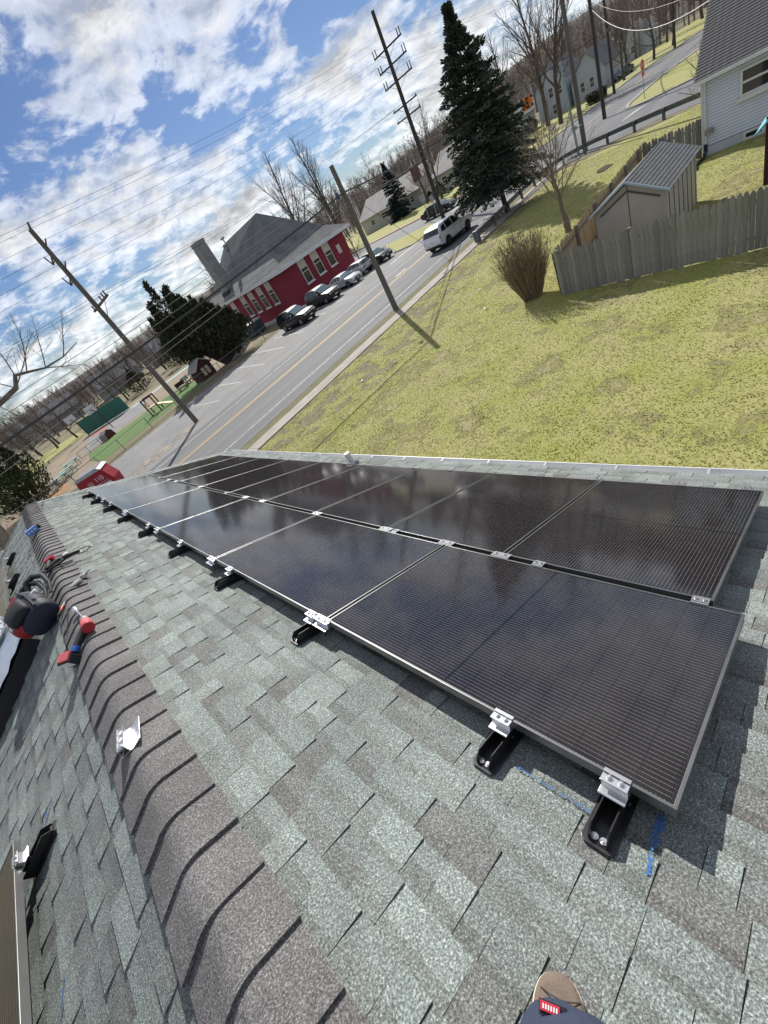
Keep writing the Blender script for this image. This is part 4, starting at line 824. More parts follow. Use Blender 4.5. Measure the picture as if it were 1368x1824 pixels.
for i in range(5):
    t=.35+.11*i; a=Vector((20.75,20.4,6.25)); b=Vector((49,34.7,6.25)); q=a.lerp(b,t); q.z-=.2*4*t*(1-t); mb=MB(); mb.cyl(q-Vector((.35,0,0)),q+Vector((.35,0,0)),.07,8); tag(mb.build('splice_case','wire',None,smooth=True),'dark splice case hanging on the wire right of the short pole','splice case','splice cases on the wire')
wire('drooping white wrapped service wire from the dark pole to the pale house roof',[(64.2,21.6,8.9),(31.2,5.75,5.2)],1.3,.016,'window_white',None,name='service_wire'); wire('thin grey service wire above the drooping white wire',[(64.2,21.6,9.6),(31.4,5.6,5.6)],.9,.010,'wire_pale',None,name='service_wire')
wire('guy wire of the short pole slanting over the lawn side',[(20.9,20.3,6.6),(28.0,20.6,.05)],0,.012,'wire',None,name='guy_wire')
fl_=thing('flag','small faded flag hanging on the short wooden pole','flag',(20.9,20.5,6.7)); pm('flag_red',(.5,.12,.14),rough=.9); pm('flag_blue',(.10,.12,.30),rough=.9)
mb=MB(); mb.tube([(0,0,0),(.25,.55,.35)],.012,6); mb.build('staff','pole_wood',fl_)
for i in range(4):
    mb=MB(); mb.box(.26+i*.07,.325+i*.07,.50,.515,-.35+.03*i,.3-.02*i); mb.build('stripe','flag_red' if i%2==0 else 'window_white',fl_)
mb=MB(); mb.box(-.30,-.05,.38,.395,.0,.3); mb.build('canton','flag_blue',fl_)
# ------------------------------------------------------------------ guardrail, signs, signal
gr=thing('guardrail','dark steel guardrail curving along the lawn past the spruce','guardrail',(0,0,0)); pm('rail_steel',(.13,.145,.16),rough=.5,metal=.4,c2=(.10,.11,.12),s=2)
gp_=[(30.1,19.25),(33,19.45),(36,19.75),(39,20.05),(42,20.25),(44.5,20.1),(46.3,19.3),(46.9,17.6),(46.4,15.6),(45.7,13.4),(44.8,11.2),(43.2,8),(41.6,4)]
for i in range(len(gp_)-1):
    a,b=Vector(gp_[i]),Vector(gp_[i+1]); d=(b-a); L=d.length; ang=math.atan2(d.y,d.x); M=Matrix.Translation((a.x,a.y,0))@Matrix.Rotation(ang,4,'Z')
    mb=MB(); mb.prism([(0,.42),(.05,.50),(0,.56),(.05,.64),(0,.72),(-.02,.72),(-.02,.42)],0,L+.04,'x',M=M) if False else mb.prism([(0,.42),(.05,.50),(0,.57),(.05,.64),(0,.72),(-.03,.72),(-.03,.42)],0,L+.03,'x',M=M); mb.build('rail_section','rail_steel',gr)
    mb=MB(); mb.box(-.07,.07,-.20,-.035,0,.70,M=M); mb.build('post','rail_steel',gr)
mb=MB(); mb.cbox((30.0,19.2,.45),(.28,.42,.72)); mb.build('end_block','rail_steel',gr,bevel=.04)
g2=thing('guardrail','short pale guardrail on the far side of the road below the big bare tree','guardrail',(0,0,0))
for (x,y,x2,y2) in ((78,33.5,81.5,34.4),(81.5,34.4,85,35.6)):
    a,b=Vector((x,y)),Vector((x2,y2)); d=b-a; M=Matrix.Translation((x,y,0))@Matrix.Rotation(math.atan2(d.y,d.x),4,'Z'); mb=MB(); mb.prism([(0,.42),(.05,.50),(0,.57),(.05,.64),(0,.74),(-.03,.74),(-.03,.42)],0,d.length,'x',M=M); mb.build('rail_section','galv',g2); mb=MB(); mb.box(0,.12,-.2,-.03,0,.7,M=M); mb.build('post','galv',g2)
pm('sign_red',(.48,.02,.03),rough=.4); pm('sign_back',(.36,.37,.38),rough=.5,metal=.5)
def octo(r): return [(r*math.cos(R(22.5+45*k)),r*math.sin(R(22.5+45*k))) for k in range(8)]
def text(s,size,mat,par,loc,rot,ext=.002):
    c=bpy.data.curves.new('lettering','FONT'); c.body=s; c.size=size; c.align_x='CENTER'; c.align_y='CENTER'; c.extrude=ext; t=bpy.data.objects.new('lettering',c); COL.objects.link(t)
    dg=bpy.context.evaluated_depsgraph_get(); me=bpy.data.meshes.new_from_object(t.evaluated_get(dg)); bpy.data.objects.remove(t); me.materials.clear(); me.materials.append(MATS[mat]); return link('lettering',me,par,loc,rot)
ss=thing('stop_sign','red stop sign on a thin post on the grass island','sign',(62.9,17.4,0)); mb=MB(); mb.tube([(0,0,0),(0,0,3.1)],.035,8); mb.build('post','galv',ss)
Ms=Matrix.Rotation(R(-6),4,'Z'); mb=MB(); mb.prism(octo(.46),-.05,-.03,'y',M=Matrix.Translation((0,0,2.72))@Ms); fc=mb.build('sign_face','sign_red',ss); text('STOP',.34,'window_white',ss,tuple(Matrix.Translation((0,0,2.72))@Ms@Vector((0,-.055,0))),(math.pi/2,0,R(-6)))
mb=MB(); mb.prism([(-.3,-.15),(.3,-.15),(.3,.15),(-.3,.15)],-.05,-.03,'y',M=Matrix.Translation((0,0,2.05))@Ms); mb.build('lower_plate','sign_red',ss)
for i,(x,y,lab) in enumerate(((51.6,38.6,'grey back of an octagonal road sign beside the tall dark pole'),(52.0,37.6,'second sign post in the median, right of the octagonal sign'))):
    s2=thing('road_sign',lab,'sign',(x,y,0),group='signs in the grass median'); mb=MB(); mb.tube([(0,0,0),(0,0,3.0 if i==0 else 2.6)],.035,8); mb.build('post','galv',s2)
    mb=MB(); mb.prism(octo(.42) if i==0 else [(-.25,-.32),(.25,-.32),(.25,.32),(-.25,.32)],.03,.05,'y',M=Matrix.Translation((0,0,2.75 if i==0 else 2.3))@Matrix.Rotation(R(150),4,'Z')); mb.build('sign_plate','sign_back',s2)
pm('signal_orange',(.75,.24,.02),rough=.5,emit=.0); pm('lens_dark',(.02,.02,.02),rough=.2)
tl=thing('traffic_light','orange four way traffic light hanging from the cable beside the spruce','traffic light',(52.5,24.2,5.35)); mb=MB(); mb.tube([(0,0,.5),(0,0,1.35)],.03,6); mb.build('hanger','galv',tl)
for k in range(4):
    Mk=Matrix.Rotation(k*math.pi/2+.5,4,'Z'); mb=MB(); mb.box(.08,.34,-.17,.17,-.5,.5,M=Mk); b_=mb.build('signal_head','signal_orange',tl,bevel=.02)
    for z in (-.32,0,.32): mb=MB(); mb.cyl((.33,0,z),(.36,0,z),.12,12,M=Mk); mb.build('lens','lens_dark',b_); mb=MB(); mb.tube([(.34,0,z+.02),(.52,0,z+.02)],[.14,.13],10,False,M=Mk); mb.build('visor','signal_orange' if z==0 else 'lens_dark',b_)
wire('span wire carrying the orange traffic light across the road',[(49.2,34.8,7.4),(52.5,24.2,6.75),(54.5,18.5,6.9)],.1,.02,'wire',None,name='span_wire')
# ------------------------------------------------------------------ cars
pm('tyre',(.018,.018,.018),rough=.9); pm('rim',(.45,.46,.47),rough=.35,metal=.8); pm('rim_dark',(.03,.03,.03),rough=.4,metal=.5); pm('car_glass',(.015,.02,.025),rough=.05,spec=.9); pm('car_glass_pale',(.14,.20,.21),rough=.05,spec=.9); pm('headlamp',(.75,.77,.80),rough=.12,spec=.8); pm('tail',(.35,.015,.02),rough=.2); pm('plate',(.65,.65,.6),rough=.5); pm('grille',(.02,.02,.022),rough=.4)
def paint(n,c): return pm('paint_'+n,c,rough=.35,metal=.1,coat=.55 if max(c)<.1 else .9,spec=.3)
paint('white_car',(.78,.79,.80)); paint('black_car',(.012,.012,.014)); paint('black_car2',(.018,.02,.022)); paint('silver_car',(.52,.53,.54)); paint('silver_car2',(.38,.40,.43)); paint('green_car',(.02,.035,.035)); paint('grey_car',(.035,.04,.05)); paint('blue_car',(.03,.05,.09))
KIND=dict(
 suv=dict(L=4.8,W=1.94,wb=1.45,wr=.375,body=[(-2.36,.42),(-2.42,.62),(-2.38,.98),(-2.30,1.12),(.85,1.12),(1.15,1.10),(2.05,1.02),(2.30,.90),(2.40,.66),(2.38,.42),(2.25,.30)],cab=[(-2.30,1.11),(-2.02,1.56),(-1.78,1.69),(-.9,1.755),(-.2,1.745),(.05,1.70),(1.05,1.11)],sw=[[(-1.96,1.18),(-1.76,1.53),(-1.30,1.61),(-1.30,1.17)],[(-1.22,1.17),(-1.22,1.63),(-.40,1.66),(-.40,1.16)],[(-.32,1.16),(-.32,1.66),(.02,1.64),(.66,1.16)]],ws=((.97,1.17),(.14,1.655)),rw=((-2.26,1.20),(-2.04,1.55)),roofw=.78),
 sedan=dict(L=4.6,W=1.82,wb=1.35,wr=.325,body=[(-2.20,.36),(-2.28,.55),(-2.26,.86),(-2.10,.98),(-1.6,.99),(.95,.97),(1.30,.94),(2.02,.80),(2.24,.66),(2.30,.50),(2.26,.34),(2.15,.25)],cab=[(-1.82,.98),(-1.05,1.38),(-.75,1.44),(.05,1.45),(.30,1.41),(1.18,.955)],sw=[[(-1.45,1.03),(-1.0,1.30),(-.88,1.33),(-.62,1.03)],[(-.55,1.03),(-.80,1.34),(-.62,1.37),(-.20,1.38),(-.20,1.03)],[(-.13,1.03),(-.13,1.38),(.18,1.36),(.82,1.02)]],ws=((1.12,1.0),(.36,1.385)),rw=((-1.74,1.02),(-1.10,1.36)),roofw=.74),
 hatch=dict(L=4.4,W=1.80,wb=1.32,wr=.32,body=[(-2.10,.36),(-2.18,.55),(-2.14,.92),(-2.02,1.02),(.9,.99),(1.25,.95),(1.95,.80),(2.14,.66),(2.20,.50),(2.16,.34),(2.05,.25)],cab=[(-2.02,1.01),(-1.72,1.36),(-1.4,1.47),(.05,1.48),(.28,1.44),(1.12,.97)],sw=[[(-1.6,1.07),(-1.42,1.34),(-1.05,1.38),(-1.05,1.06)],[(-.98,1.06),(-.98,1.39),(-.25,1.41),(-.25,1.05)],[(-.18,1.05),(-.18,1.41),(.15,1.39),(.78,1.04)]],ws=((1.06,1.02),(.34,1.415)),rw=((-2.0,1.08),(-1.73,1.36)),roofw=.76))
def car(label,kind,pnt,x,y,rz,glass='car_glass',wsg='car_glass_pale',rim='rim',sc=1.0):
    K=KIND[kind]; W=K['W']; c=thing('car',label,'car',(x,y,.012),rz,group='cars on and beside the road'); c.scale=(sc,)*3
    wb,wr=K['wb'],K['wr']; ar=wr+.075
    bot=[]
    for cxx in (wb,-wb):
        for k in range(9):
            a=math.pi*k/8; bot.append((cxx+ar*math.cos(a),max(.24,wr*.92+ar*math.sin(a)*.95)))
    out=K['body']+bot
    zt=max(p[1] for p in K['body'])
    mb=MB(); n=len(out); sec=[(W/2-.10,0.0),(W/2-.015,.0),(W/2,.0)]
    # body shell: sides bow in slightly above the belt and below the sill
    def hw(z): return W/2-.05*max(0,(z-.75)/.5)**1.5-.05*max(0,(.45-z)/.3)
    vs=[(x_,hw(z_)-.10*max(0,(abs(x_)-K['L']*.42)/(K['L']*.08))**1.5,z_) for x_,z_ in out]+[(x_,-(hw(z_)-.10*max(0,(abs(x_)-K['L']*.42)/(K['L']*.08))**1.5),z_) for x_,z_ in out]
    mb.add(vs,[tuple(range(n)),tuple(range(2*n-1,n-1,-1))]+[(i,(i+1)%n,(i+1)%n+n,i+n) for i in range(n)]); mb.build('body',pnt,c,smooth=True,bevel=.045)
    cab=K['cab']; zb=min(p[1] for p in cab); zz_=max(p[1] for p in cab)
    def ch(z): return W/2*.955-(W/2*(.955-K['roofw']))*(z-zb)/(zz_-zb)
    mb=MB(); n=len(cab); mb.add([(a,ch(z),z) for a,z in cab]+[(a,-ch(z),z) for a,z in cab],[tuple(range(n)),tuple(range(2*n-1,n-1,-1))]+[(i,(i+1)%n,(i+1)%n+n,i+n) for i in range(n)]); mb.build('cabin',pnt,c,smooth=True,bevel=.06)
    for poly in K['sw']:
        for sg in (1,-1): mb=MB(); mb.add([(a,sg*(ch(z)+.006),z) for a,z in poly],[tuple(range(len(poly)))]); mb.build('side_window',glass,c,fix=False)
    for nm,(lo,hi),g,ox in (('windshield',K['ws'],wsg,.012),('rear_window',K['rw'],glass,-.012)):
        mb=MB(); mb.add([(lo[0]+ox,ch(lo[1])-.07,lo[1]+.012),(hi[0]+ox,ch(hi[1])-.07,hi[1]+.012),(hi[0]+ox,-ch(hi[1])+.07,hi[1]+.012),(lo[0]+ox,-ch(lo[1])+.07,lo[1]+.012)],[(0,1,2,3)]); mb.build(nm,g,c,fix=False)
    for cxx in (wb,-wb):
        for sg in (1,-1):
            e=link('wheel',None,c,(cxx,sg*(W/2-.12),wr)); mb=MB(); mb.tube([(0,-.11,0),(0,-.105,0),(0,.105,0),(0,.11,0)],[wr*.62,wr,wr,wr*.62],20,True); mb.build('tyre','tyre',e,smooth=True)
            mb=MB(); mb.cyl((0,sg*.09,0),(0,sg*.113,0),wr*.62,16); mb.cyl((0,sg*.113,0),(0,sg*.12,0),wr*.16,10)
            r_=mb.build('rim','rim_dark',e,smooth=True)
            for k in range(5): Mk=Matrix.Rotation(k*2*math.pi/5,4,'Y'); mb=MB(); mb.box(-.035,.035,sg*.117-.004,sg*.117+.004,wr*.1,wr*.60,M=Mk); mb.build('spoke',rim,e)
    fx=K['L']/2-.02; bz=.78 if kind=='suv' else .64
    for sg in (1,-1):
        mb=MB(); mb.cbox((fx-.09,sg*(W/2-.30),bz),(.14,.34,.13)); mb.build('headlight','headlamp',c,bevel=.03)
        mb=MB(); mb.cbox((-fx+.06,sg*(W/2-.24),bz+.14),(.12,.32,.15)); mb.build('taillight','tail',c,bevel=.02)
        mb=MB(); mb.cbox((.72 if kind!='suv' else .62,sg*(W/2+.07),1.08 if kind!='suv' else 1.2),(.12,.17,.12)); mb.build('mirror',pnt,c,bevel=.03)
        mb=MB(); mb.box(-1.3,.9,sg*(W/2+.001)-.004,sg*(W/2+.001)+.004,.95 if kind=='suv' else .80,.965 if kind=='suv' else .815); mb.build('side_trim',rim if kind=='suv' else pnt,c)
    for sg in (1,-1):
        for xs in ((-.36,.62) if kind=='suv' else (-.16,.86)): mb=MB(); mb.box(xs-.008,xs+.008,sg*(W/2+.0005)-.003,sg*(W/2+.0005)+.003,.42,1.0 if kind!='suv' else 1.08); mb.build('door_seam','grille',c)
        for xs in ((-.62,.30) if kind=='suv' else (-.45,.50)): mb=MB(); mb.cbox((xs,sg*(W/2+.012),.98 if kind=='suv' else .86),(.16,.03,.03)); mb.build('door_handle','rim',c)
    mb=MB(); mb.cbox((fx+.0,0,bz-.06),(.05,W*.42,.20)); mb.build('grille','grille',c,bevel=.01); mb=MB(); mb.cbox((fx+.01,0,.40),(.05,W*.6,.12)); mb.build('lower_intake','grille',c,bevel=.01)
    mb=MB(); mb.cbox((fx+.035,0,.50),(.02,.32,.11)); mb.build('plate','plate',c); mb=MB(); mb.cbox((-fx-.015,0,.80),(.03,.32,.13)); mb.build('plate','plate',c); mb=MB(); mb.cbox((-fx+.0,0,.45),(.06,W*.8,.14)); mb.build('rear_bumper','grille',c,bevel=.02)
    mb=MB(); mb.box(-K['L']*.4,K['L']*.4,-W/2+.15,W/2-.15,.2,.36); mb.build('underbody','tyre',c); return c
H=math.pi/2
car('white four wheel drive car driving away on the road by the guardrail','suv','paint_white_car',34.85,24.75,R(-2),'car_glass','car_glass','rim_dark',1.05)
car('black car parked nearest the dark evergreen, leftmost of the parked row','suv','paint_black_car',26.3,39.0,-H+.06)
car('black car with silver trim parked second from the left, sun glinting on its hood','suv','paint_black_car2',31.2,39.7,-H-.05)
car('white silver sedan parked facing the road in the middle of the row','sedan','paint_silver_car',34.7,39.5,-H+.02)
car('silver hatchback parked with its red tail lights toward the road','hatch','paint_silver_car2',37.8,40.2,H)
car('dark green wagon parked at the right end of the row beside the median','hatch','paint_green_car',40.2,38.9,-H-.12)
car('dark grey car waiting on the cross street behind the tall pole','sedan','paint_grey_car',55.1,39.4,-H+.05,'car_glass','car_glass_pale','rim',1.05)
car('dark blue car parked far away under bare trees at the top right','sedan','paint_blue_car',112,34,R(170))
# ------------------------------------------------------------------ bins, yard things
pm('bin_red',(.36,.012,.028),rough=.55,c2=(.30,.01,.022),s=2); pm('bin_red_light',(.55,.04,.06),rough=.6); pm('bin_lid',(.46,.47,.47),rough=.6,c2=(.36,.37,.37),s=4); pm('dumpster',(.05,.075,.085),rough=.6,c2=(.04,.055,.06),s=2); pm('print_white',(.55,.45,.46),rough=.6)
rbn=thing('red_bin','red container with ridged grey lid and the number 110 beyond the roof end','container',(1.62,32.2,0)); rbn.rotation_euler=(0,0,R(-34))
mb=MB(); mb.prism([(-1.0,0),(1.0,0),(1.2,.9),(.95,1.72),(-.95,1.72),(-1.2,.9)],-.55,.55,'y'); mb.build('tub','bin_red',rbn,bevel=.02)
mb=MB(); mb.prism([(-1.0,1.74),(-.8,1.92),(.8,1.92),(1.0,1.74)],-.62,.62,'y'); ld=mb.build('lid','bin_lid',rbn)
for k in range(7): mb=MB(); mb.box(-.8,.8,-.58+k*.18,-.50+k*.18,1.92,1.95); mb.build('lid_rib','bin_lid',ld)
tx=text('110',.42,'window_white',rbn,(.42,-.556,1.28),(math.pi/2,0,0)); text('88',.36,'print_white',rbn,(-.28,-.556,1.24),(math.pi/2,0,0)); mb=MB(); mb.box(-.55,.85,-.558,-.551,.98,1.01); mb.build('print_line','print_white',rbn); mb=MB(); mb.box(.40,.90,-.558,-.551,.62,.88); mb.build('print_panel','window_white',rbn)
dm=thing('dumpster','dark green slatted dumpster with pale lid beside the red building','dumpster',(29.4,53.5,0),R(90)); mb=MB(); mb.box(-1.4,1.4,-.9,.9,.1,1.5); mb.build('tub','dumpster',dm,bevel=.02); mb=MB(); mb.prism([(-.95,1.52),(.95,1.52),(.95,1.60),(-.95,1.75)],-1.42,1.42,'x'); mb.build('lid','bin_lid',dm)
for k in range(8): mb=MB(); mb.box(-1.32+k*.36,-1.26+k*.36,-.93,-.90,.15,1.45); mb.build('rib','dumpster',dm)
pm('fence_steel',(.22,.23,.24),rough=.5,metal=.5)
def chain(label,pts,h,every=3.2):
    f=thing('chain_fence',label,'fence',(0,0,0),group='chain link fences of the school yard')
    for i in range(len(pts)-1):
        a,b=Vector((*pts[i],0)),Vector((*pts[i+1],0)); n=max(1,round((b-a).length/every))
        for k in range(n+(i==len(pts)-2)):
            p=a.lerp(b,k/n); mb=MB(); mb.cyl(p,p+Vector((0,0,h)),.035,8); mb.build('post','fence_steel',f)
        mb=MB(); mb.cyl(a+Vector((0,0,h)),b+Vector((0,0,h)),.025,6); mb.build('top_rail','fence_steel',f); mb=MB(); mb.cyl(a+Vector((0,0,.06)),b+Vector((0,0,.06)),.02,6); mb.build('bottom_wire','fence_steel',f)
        # woven wire: crossing diagonals
        mb=MB(); L=(b-a).length; st_=.35; m_=int(L/st_)
        for k in range(m_):
            p=a.lerp(b,k/m_); q=a.lerp(b,min(1,(k+2)/m_)); mb.tube([p+Vector((0,0,.06)),q+Vector((0,0,h))],.004,3,False); mb.tube([q+Vector((0,0,.06)),p+Vector((0,0,h))],.004,3,False)
        o=mb.build('woven_wire','fence_steel',f,fix=False)
chain('low chain link fence between the parking lot and the green turf',[(1.0,42.6),(5.8,43.6),(9.1,44.4),(16.1,46.5),(18.7,45.1)],1.15); chain('chain link fence in front of the dumpster by the red building',[(18.7,45.1),(22.5,45.2),(25.4,45.4),(28.2,45.6)],1.15); chain('chain link fence along the near side of the dirt yard behind the red container',[(-7.5,47.5),(-3.0,45.0),(1.0,42.6)],1.3); chain('low fence on the far side of the green turf',[(3.8,58.6),(5.0,58.8),(8,59)],.8,2)
pm('play_brown',(.10,.03,.028),rough=.7); pm('play_yellow',(.62,.40,.03),rough=.5); pm('play_teal',(.12,.42,.50),rough=.5); pm('picnic_teal',(.30,.46,.42),rough=.6); pm('green_screen',(.045,.16,.12),rough=.8); pm('wood_dark',(.05,.035,.028),rough=.9); pm('playhouse_red',(.06,.018,.018),rough=.8); pm('cream',(.55,.48,.33),rough=.7)
ph=thing('playhouse','small dark red playhouse with cream shutters under the dark evergreen','playhouse',(18.6,49.6,0),R(8)); mb=MB(); mb.box(-1.0,1.0,-.9,.9,0,1.35); mb.prism([(-1.0,1.35),(1.0,1.35),(0,2.1)],-.9,.9,'y'); mb.build('wall','playhouse_red',ph); mb=MB(); mb.prism([(-1.25,1.2),(0,2.15),(1.25,1.2),(1.25,1.3),(0,2.27),(-1.25,1.3)],-1.05,1.05,'y'); mb.build('roof','roof_pale',ph)
for k in (-.55,.05): mb=MB(); mb.box(k,k+.42,-.925,-.905,.35,1.2); mb.build('shutter','cream',ph)
sl_=thing('play_slide','small climbing frame with a yellow slide on the green turf','slide',(12.3,51.2,0),R(-35))
for (a,b) in ((-.7,-.5),(.5,-.5),(-.7,.5),(.5,.5)): mb=MB(); mb.box(a-.06,a+.06,b-.06,b+.06,0,1.9); mb.build('post','play_brown',sl_)
mb=MB(); mb.box(-.7,.5,-.5,.5,.75,.85); mb.build('platform','cream',sl_); mb=MB(); mb.box(-.7,-.62,-.5,.5,1.0,1.5); mb.build('panel','cream',sl_); mb=MB(); mb.prism([(.5,.8),(1.9,.12),(1.9,.02),(.5,.68)],-.3,.3,'y'); mb.build('slide','play_yellow',sl_); mb=MB(); mb.box(-.72,.52,-.52,-.46,1.75,1.9); mb.box(-.72,.52,.46,.52,1.75,1.9); mb.build('top_bar','play_brown',sl_)
for i,(x,y,lab) in enumerate(((16.8,53.2,'small wooden sand box stand on the right half of the turf'),(18.4,55.0,'small pale toy stand behind the leaning pole'))):
    t_=thing('play_stand',lab,'play equipment',(x,y,0),.4*i); mb=MB(); mb.box(-.6,.6,-.4,.4,.3,.5); mb.build('tray','cream',t_)
    for (a,b) in ((-.5,-.3),(.5,-.3),(-.5,.3),(.5,.3)): mb=MB(); mb.box(a-.05,a+.05,b-.05,b+.05,0,1.0 if b>0 else .6); mb.build('leg','wood_dark',t_)
    mb=MB(); mb.box(-.6,.6,.28,.34,.55,1.0); mb.build('back_panel','picnic_teal' if i else 'wood_dark',t_)
tn=thing('toy_tent','small grey and maroon toy tent at the corner of the turf','tent',(7.6,59.0,0),.5); mb=MB(); mb.prism([(-.7,0),(.7,0),(.55,.7),(0,1.0),(-.55,.7)],-.6,.6,'y'); mb.build('canopy','stone_grey',tn); mb=MB(); mb.prism([(-.72,0),(.72,0),(.56,.72),(0,1.03),(-.56,.72)],-.66,-.61,'y'); mb.build('front','play_brown',tn)
def picnic(label,x,y,rz,mat):
    t_=thing('picnic_table',label,'picnic table',(x,y,0),rz,group='picnic tables in the dirt yard'); mb=MB(); mb.box(-.85,.85,-.38,.38,.66,.72); mb.build('table_top',mat,t_)
    for s in (-1,1):
        mb=MB(); mb.box(-.85,.85,s*.68-.13,s*.68+.13,.40,.45); mb.build('bench',mat,t_); mb=MB(); mb.tube([(s*.6,-.7,0),(s*.6,-.2,.66)],.035,6); mb.tube([(s*.6,.7,0),(s*.6,.2,.66)],.035,6); mb.cyl((s*.6,-.75,.38),(s*.6,.75,.38),.03,6); mb.build('leg','wood_dark',t_)
picnic('teal topped picnic table in the dirt yard, right of the dark one',1.6,53.4,.3,'picnic_teal'); picnic('teal topped picnic table in the dirt yard, farthest back',2.6,57.0,.2,'picnic_teal'); picnic('dark picnic table in the dirt yard, nearest the evergreen',-.6,50.0,.1,'wood_dark'); picnic('pale green picnic table in the dirt yard, between the others',.6,51.6,.3,'picnic_teal')
def hoop(label,x,y,rz,mat):
    h=thing('basketball_hoop',label,'basketball hoop',(x,y,0),rz,group='basketball hoops on the court'); mb=MB(); mb.tube([(0,0,0),(0,0,2.6),(0,-.9,3.1)],.06,8); mb.build('post','wood_dark',h); mb=MB(); mb.box(-.75,.75,-.95,-.91,2.7,3.7); b_=mb.build('backboard','window_white',h); mb=MB(); mb.box(-.3,.3,-.97,-.952,2.85,3.25); mb.box(-.22,.22,-.975,-.965,2.92,3.18); mb.build('target_square',mat,b_); mb=MB(); mb.tube([(.22*math.cos(k*.628),-1.2+.22*math.sin(k*.628),2.85) for k in range(11)],.018,5); mb.build('rim','signal_orange',h)
hoop('white basketball hoop with grey target at the court edge, nearer one',10.0,66.8,R(200),'stone_grey'); hoop('white basketball hoop with red target at the court edge, farther one',8.3,77.0,R(190),'sign_red')
gs=thing('windscreen_fence','dark green windscreen fence panel behind the basketball court','fence',(0,0,0))
for i in range(3):
    a=Vector((8.5+i*2.2,79.0-i*1.3,0)); b=Vector((8.5+(i+1)*2.2,79.0-(i+1)*1.3,0)); mb=MB(); mb.add([tuple(a+Vector((0,0,.1))),tuple(b+Vector((0,0,.1))),tuple(b+Vector((0,.0,2.3))),tuple(a+Vector((0,0,2.3))),tuple(a+Vector((.03,.05,.1))),tuple(b+Vector((.03,.05,.1))),tuple(b+Vector((.03,.05,2.3))),tuple(a+Vector((.03,.05,2.3)))],[(0,1,2,3),(4,7,6,5),(0,4,5,1),(3,2,6,7),(0,3,7,4),(1,5,6,2)]); mb.build('screen_panel','green_screen',gs); mb=MB(); mb.cyl(a,a+Vector((0,0,2.4)),.05,8); mb.build('post','fence_steel',gs)
psn=thing('playset','wooden playset with teal roof and yellow slide at the right edge behind the fence','playset',(21.2,1.55,0))
for (a,b) in ((0,0),(1.3,0),(0,.95),(1.3,.95)): mb=MB(); mb.box(a-.06,a+.06,b-.06,b+.06,0,1.95); mb.build('post','playhouse_red',psn)
mb=MB(); mb.prism([(-.3,1.55),(.48,2.25),(1.26,1.55),(1.26,1.62),(.48,2.33),(-.3,1.62)],-.25,1.55,'x'); mb.build('roof','play_teal',psn); mb=MB(); mb.box(0,1.3,0,.95,.8,.88); mb.build('deck','playhouse_red',psn); mb=MB(); mb.tube([(1.3,.9,1.0),(2.2,1.15,.55),(3.0,1.2,.15)],.14,10); mb.build('slide','play_yellow',psn,smooth=True)
tp=thing('blue_tarp','light blue tarp corner lying on the grass just past the gutter','tarp',(4.05,1.25,0)); mb=crumple(6,6,-.35,.35,-.30,.30,.5,.05,4); pm('tarp',(.30,.45,.68),rough=.6); mb.build('tarp_sheet','tarp',tp,fix=False); mb=MB(); mb.box(-.3,.3,-.25,.25,0,.45); mb.build('wrapped_box','tarp',tp)
for i,(x,y) in enumerate(((22.6,17.2),(19.4,13.2),(12.9,14.2),(11.6,15.4),(16.6,11.3),(29.6,16.9))):
    l_=thing('litter','small scrap of white litter on the lawn','litter',(x,y,.04),i,group='white litter scraps on the lawn'); mb=crumple(3,3,-.08,.08,-.06,.06,.02,.03,20+i); mb.build('paper','window_white',l_,fix=False)
# ------------------------------------------------------------------ trees and plants
pm('bark',(.105,.088,.075),c2=(.07,.06,.052),s=6,rough=.95,fine=(12,.3)); pm('bark_pale',(.19,.165,.14),c2=(.13,.115,.10),s=6,rough=.95,fine=(12,.3)); pm('twig',(.150,.120,.103),rough=.95,rand=.15); pm('twig_pale',(.20,.165,.135),rough=.95,rand=.1); pm('bark_red',(.10,.06,.045),c2=(.07,.045,.035),s=6,rough=.95)
pm('needle',(.018,.035,.024),attr=True,rough=.75,spec=.3); pm('far_twig',(.125,.10,.088),attr=True,rough=1)
def grow(T,B,p,d,L,r,lev,mx,rg,kids,spread,up,wig,taper=.62,first=.3):
    ns=4 if lev==0 else 3; pts=[Vector(p)]; rad=[r]; q=Vector(p); dd=Vector(d).normalized()
    for i in range(ns):
        dd=(dd+Vector((rg.uniform(-1,1),rg.uniform(-1,1),rg.uniform(-1,1)))*wig+Vector((0,0,up))*(.5 if lev else .15)).normalized(); q=q+dd*(L/ns); pts.append(q.copy()); rad.append(r*(1-(1-taper)*(i+1)/ns) if lev<mx else r*(1-.75*(i+1)/ns))
    (T if lev==0 else B).tube(pts,rad,(10,6,4,3,3,3)[lev],False)
    if lev>=mx: return
    nk=kids[lev]; az=rg.uniform(0,6.28)
    for k in range(nk):
        t=first+(1-first)*(k+rg.uniform(.1,.9))/nk if lev==0 else .25+.75*(k+rg.uniform(.2,.9))/nk
        t=min(t,.995); f=t*ns; i=int(f); i=min(i,ns-1); pt=pts[i].lerp(pts[i+1],f-i); ax=(pts[i+1]-pts[i]).normalized()
        az+=2.4+rg.uniform(-.5,.5); o=ax.orthogonal().normalized(); o=Matrix.Rotation(az,3,ax)@o; s=spread*(rg.uniform(.75,1.25)); nd=(ax*math.cos(s)+o*math.sin(s)).normalized()
        rr=rad[i]*(.55 if lev==0 else .5)*(1.05-.35*t); ll=L*(.62-.22*t if lev==0 else .60-.18*t)*rg.uniform(.8,1.15)
        grow(T,B,pt,nd,ll,rr,lev+1,mx,rg,kids,spread,up,wig,taper,first)
    # leader
    if lev==0 or lev==1: grow(T,B,pts[-1],dd,L*.45,rad[-1]*.9,lev+1,mx,rg,kids,spread,up,wig,taper,first)
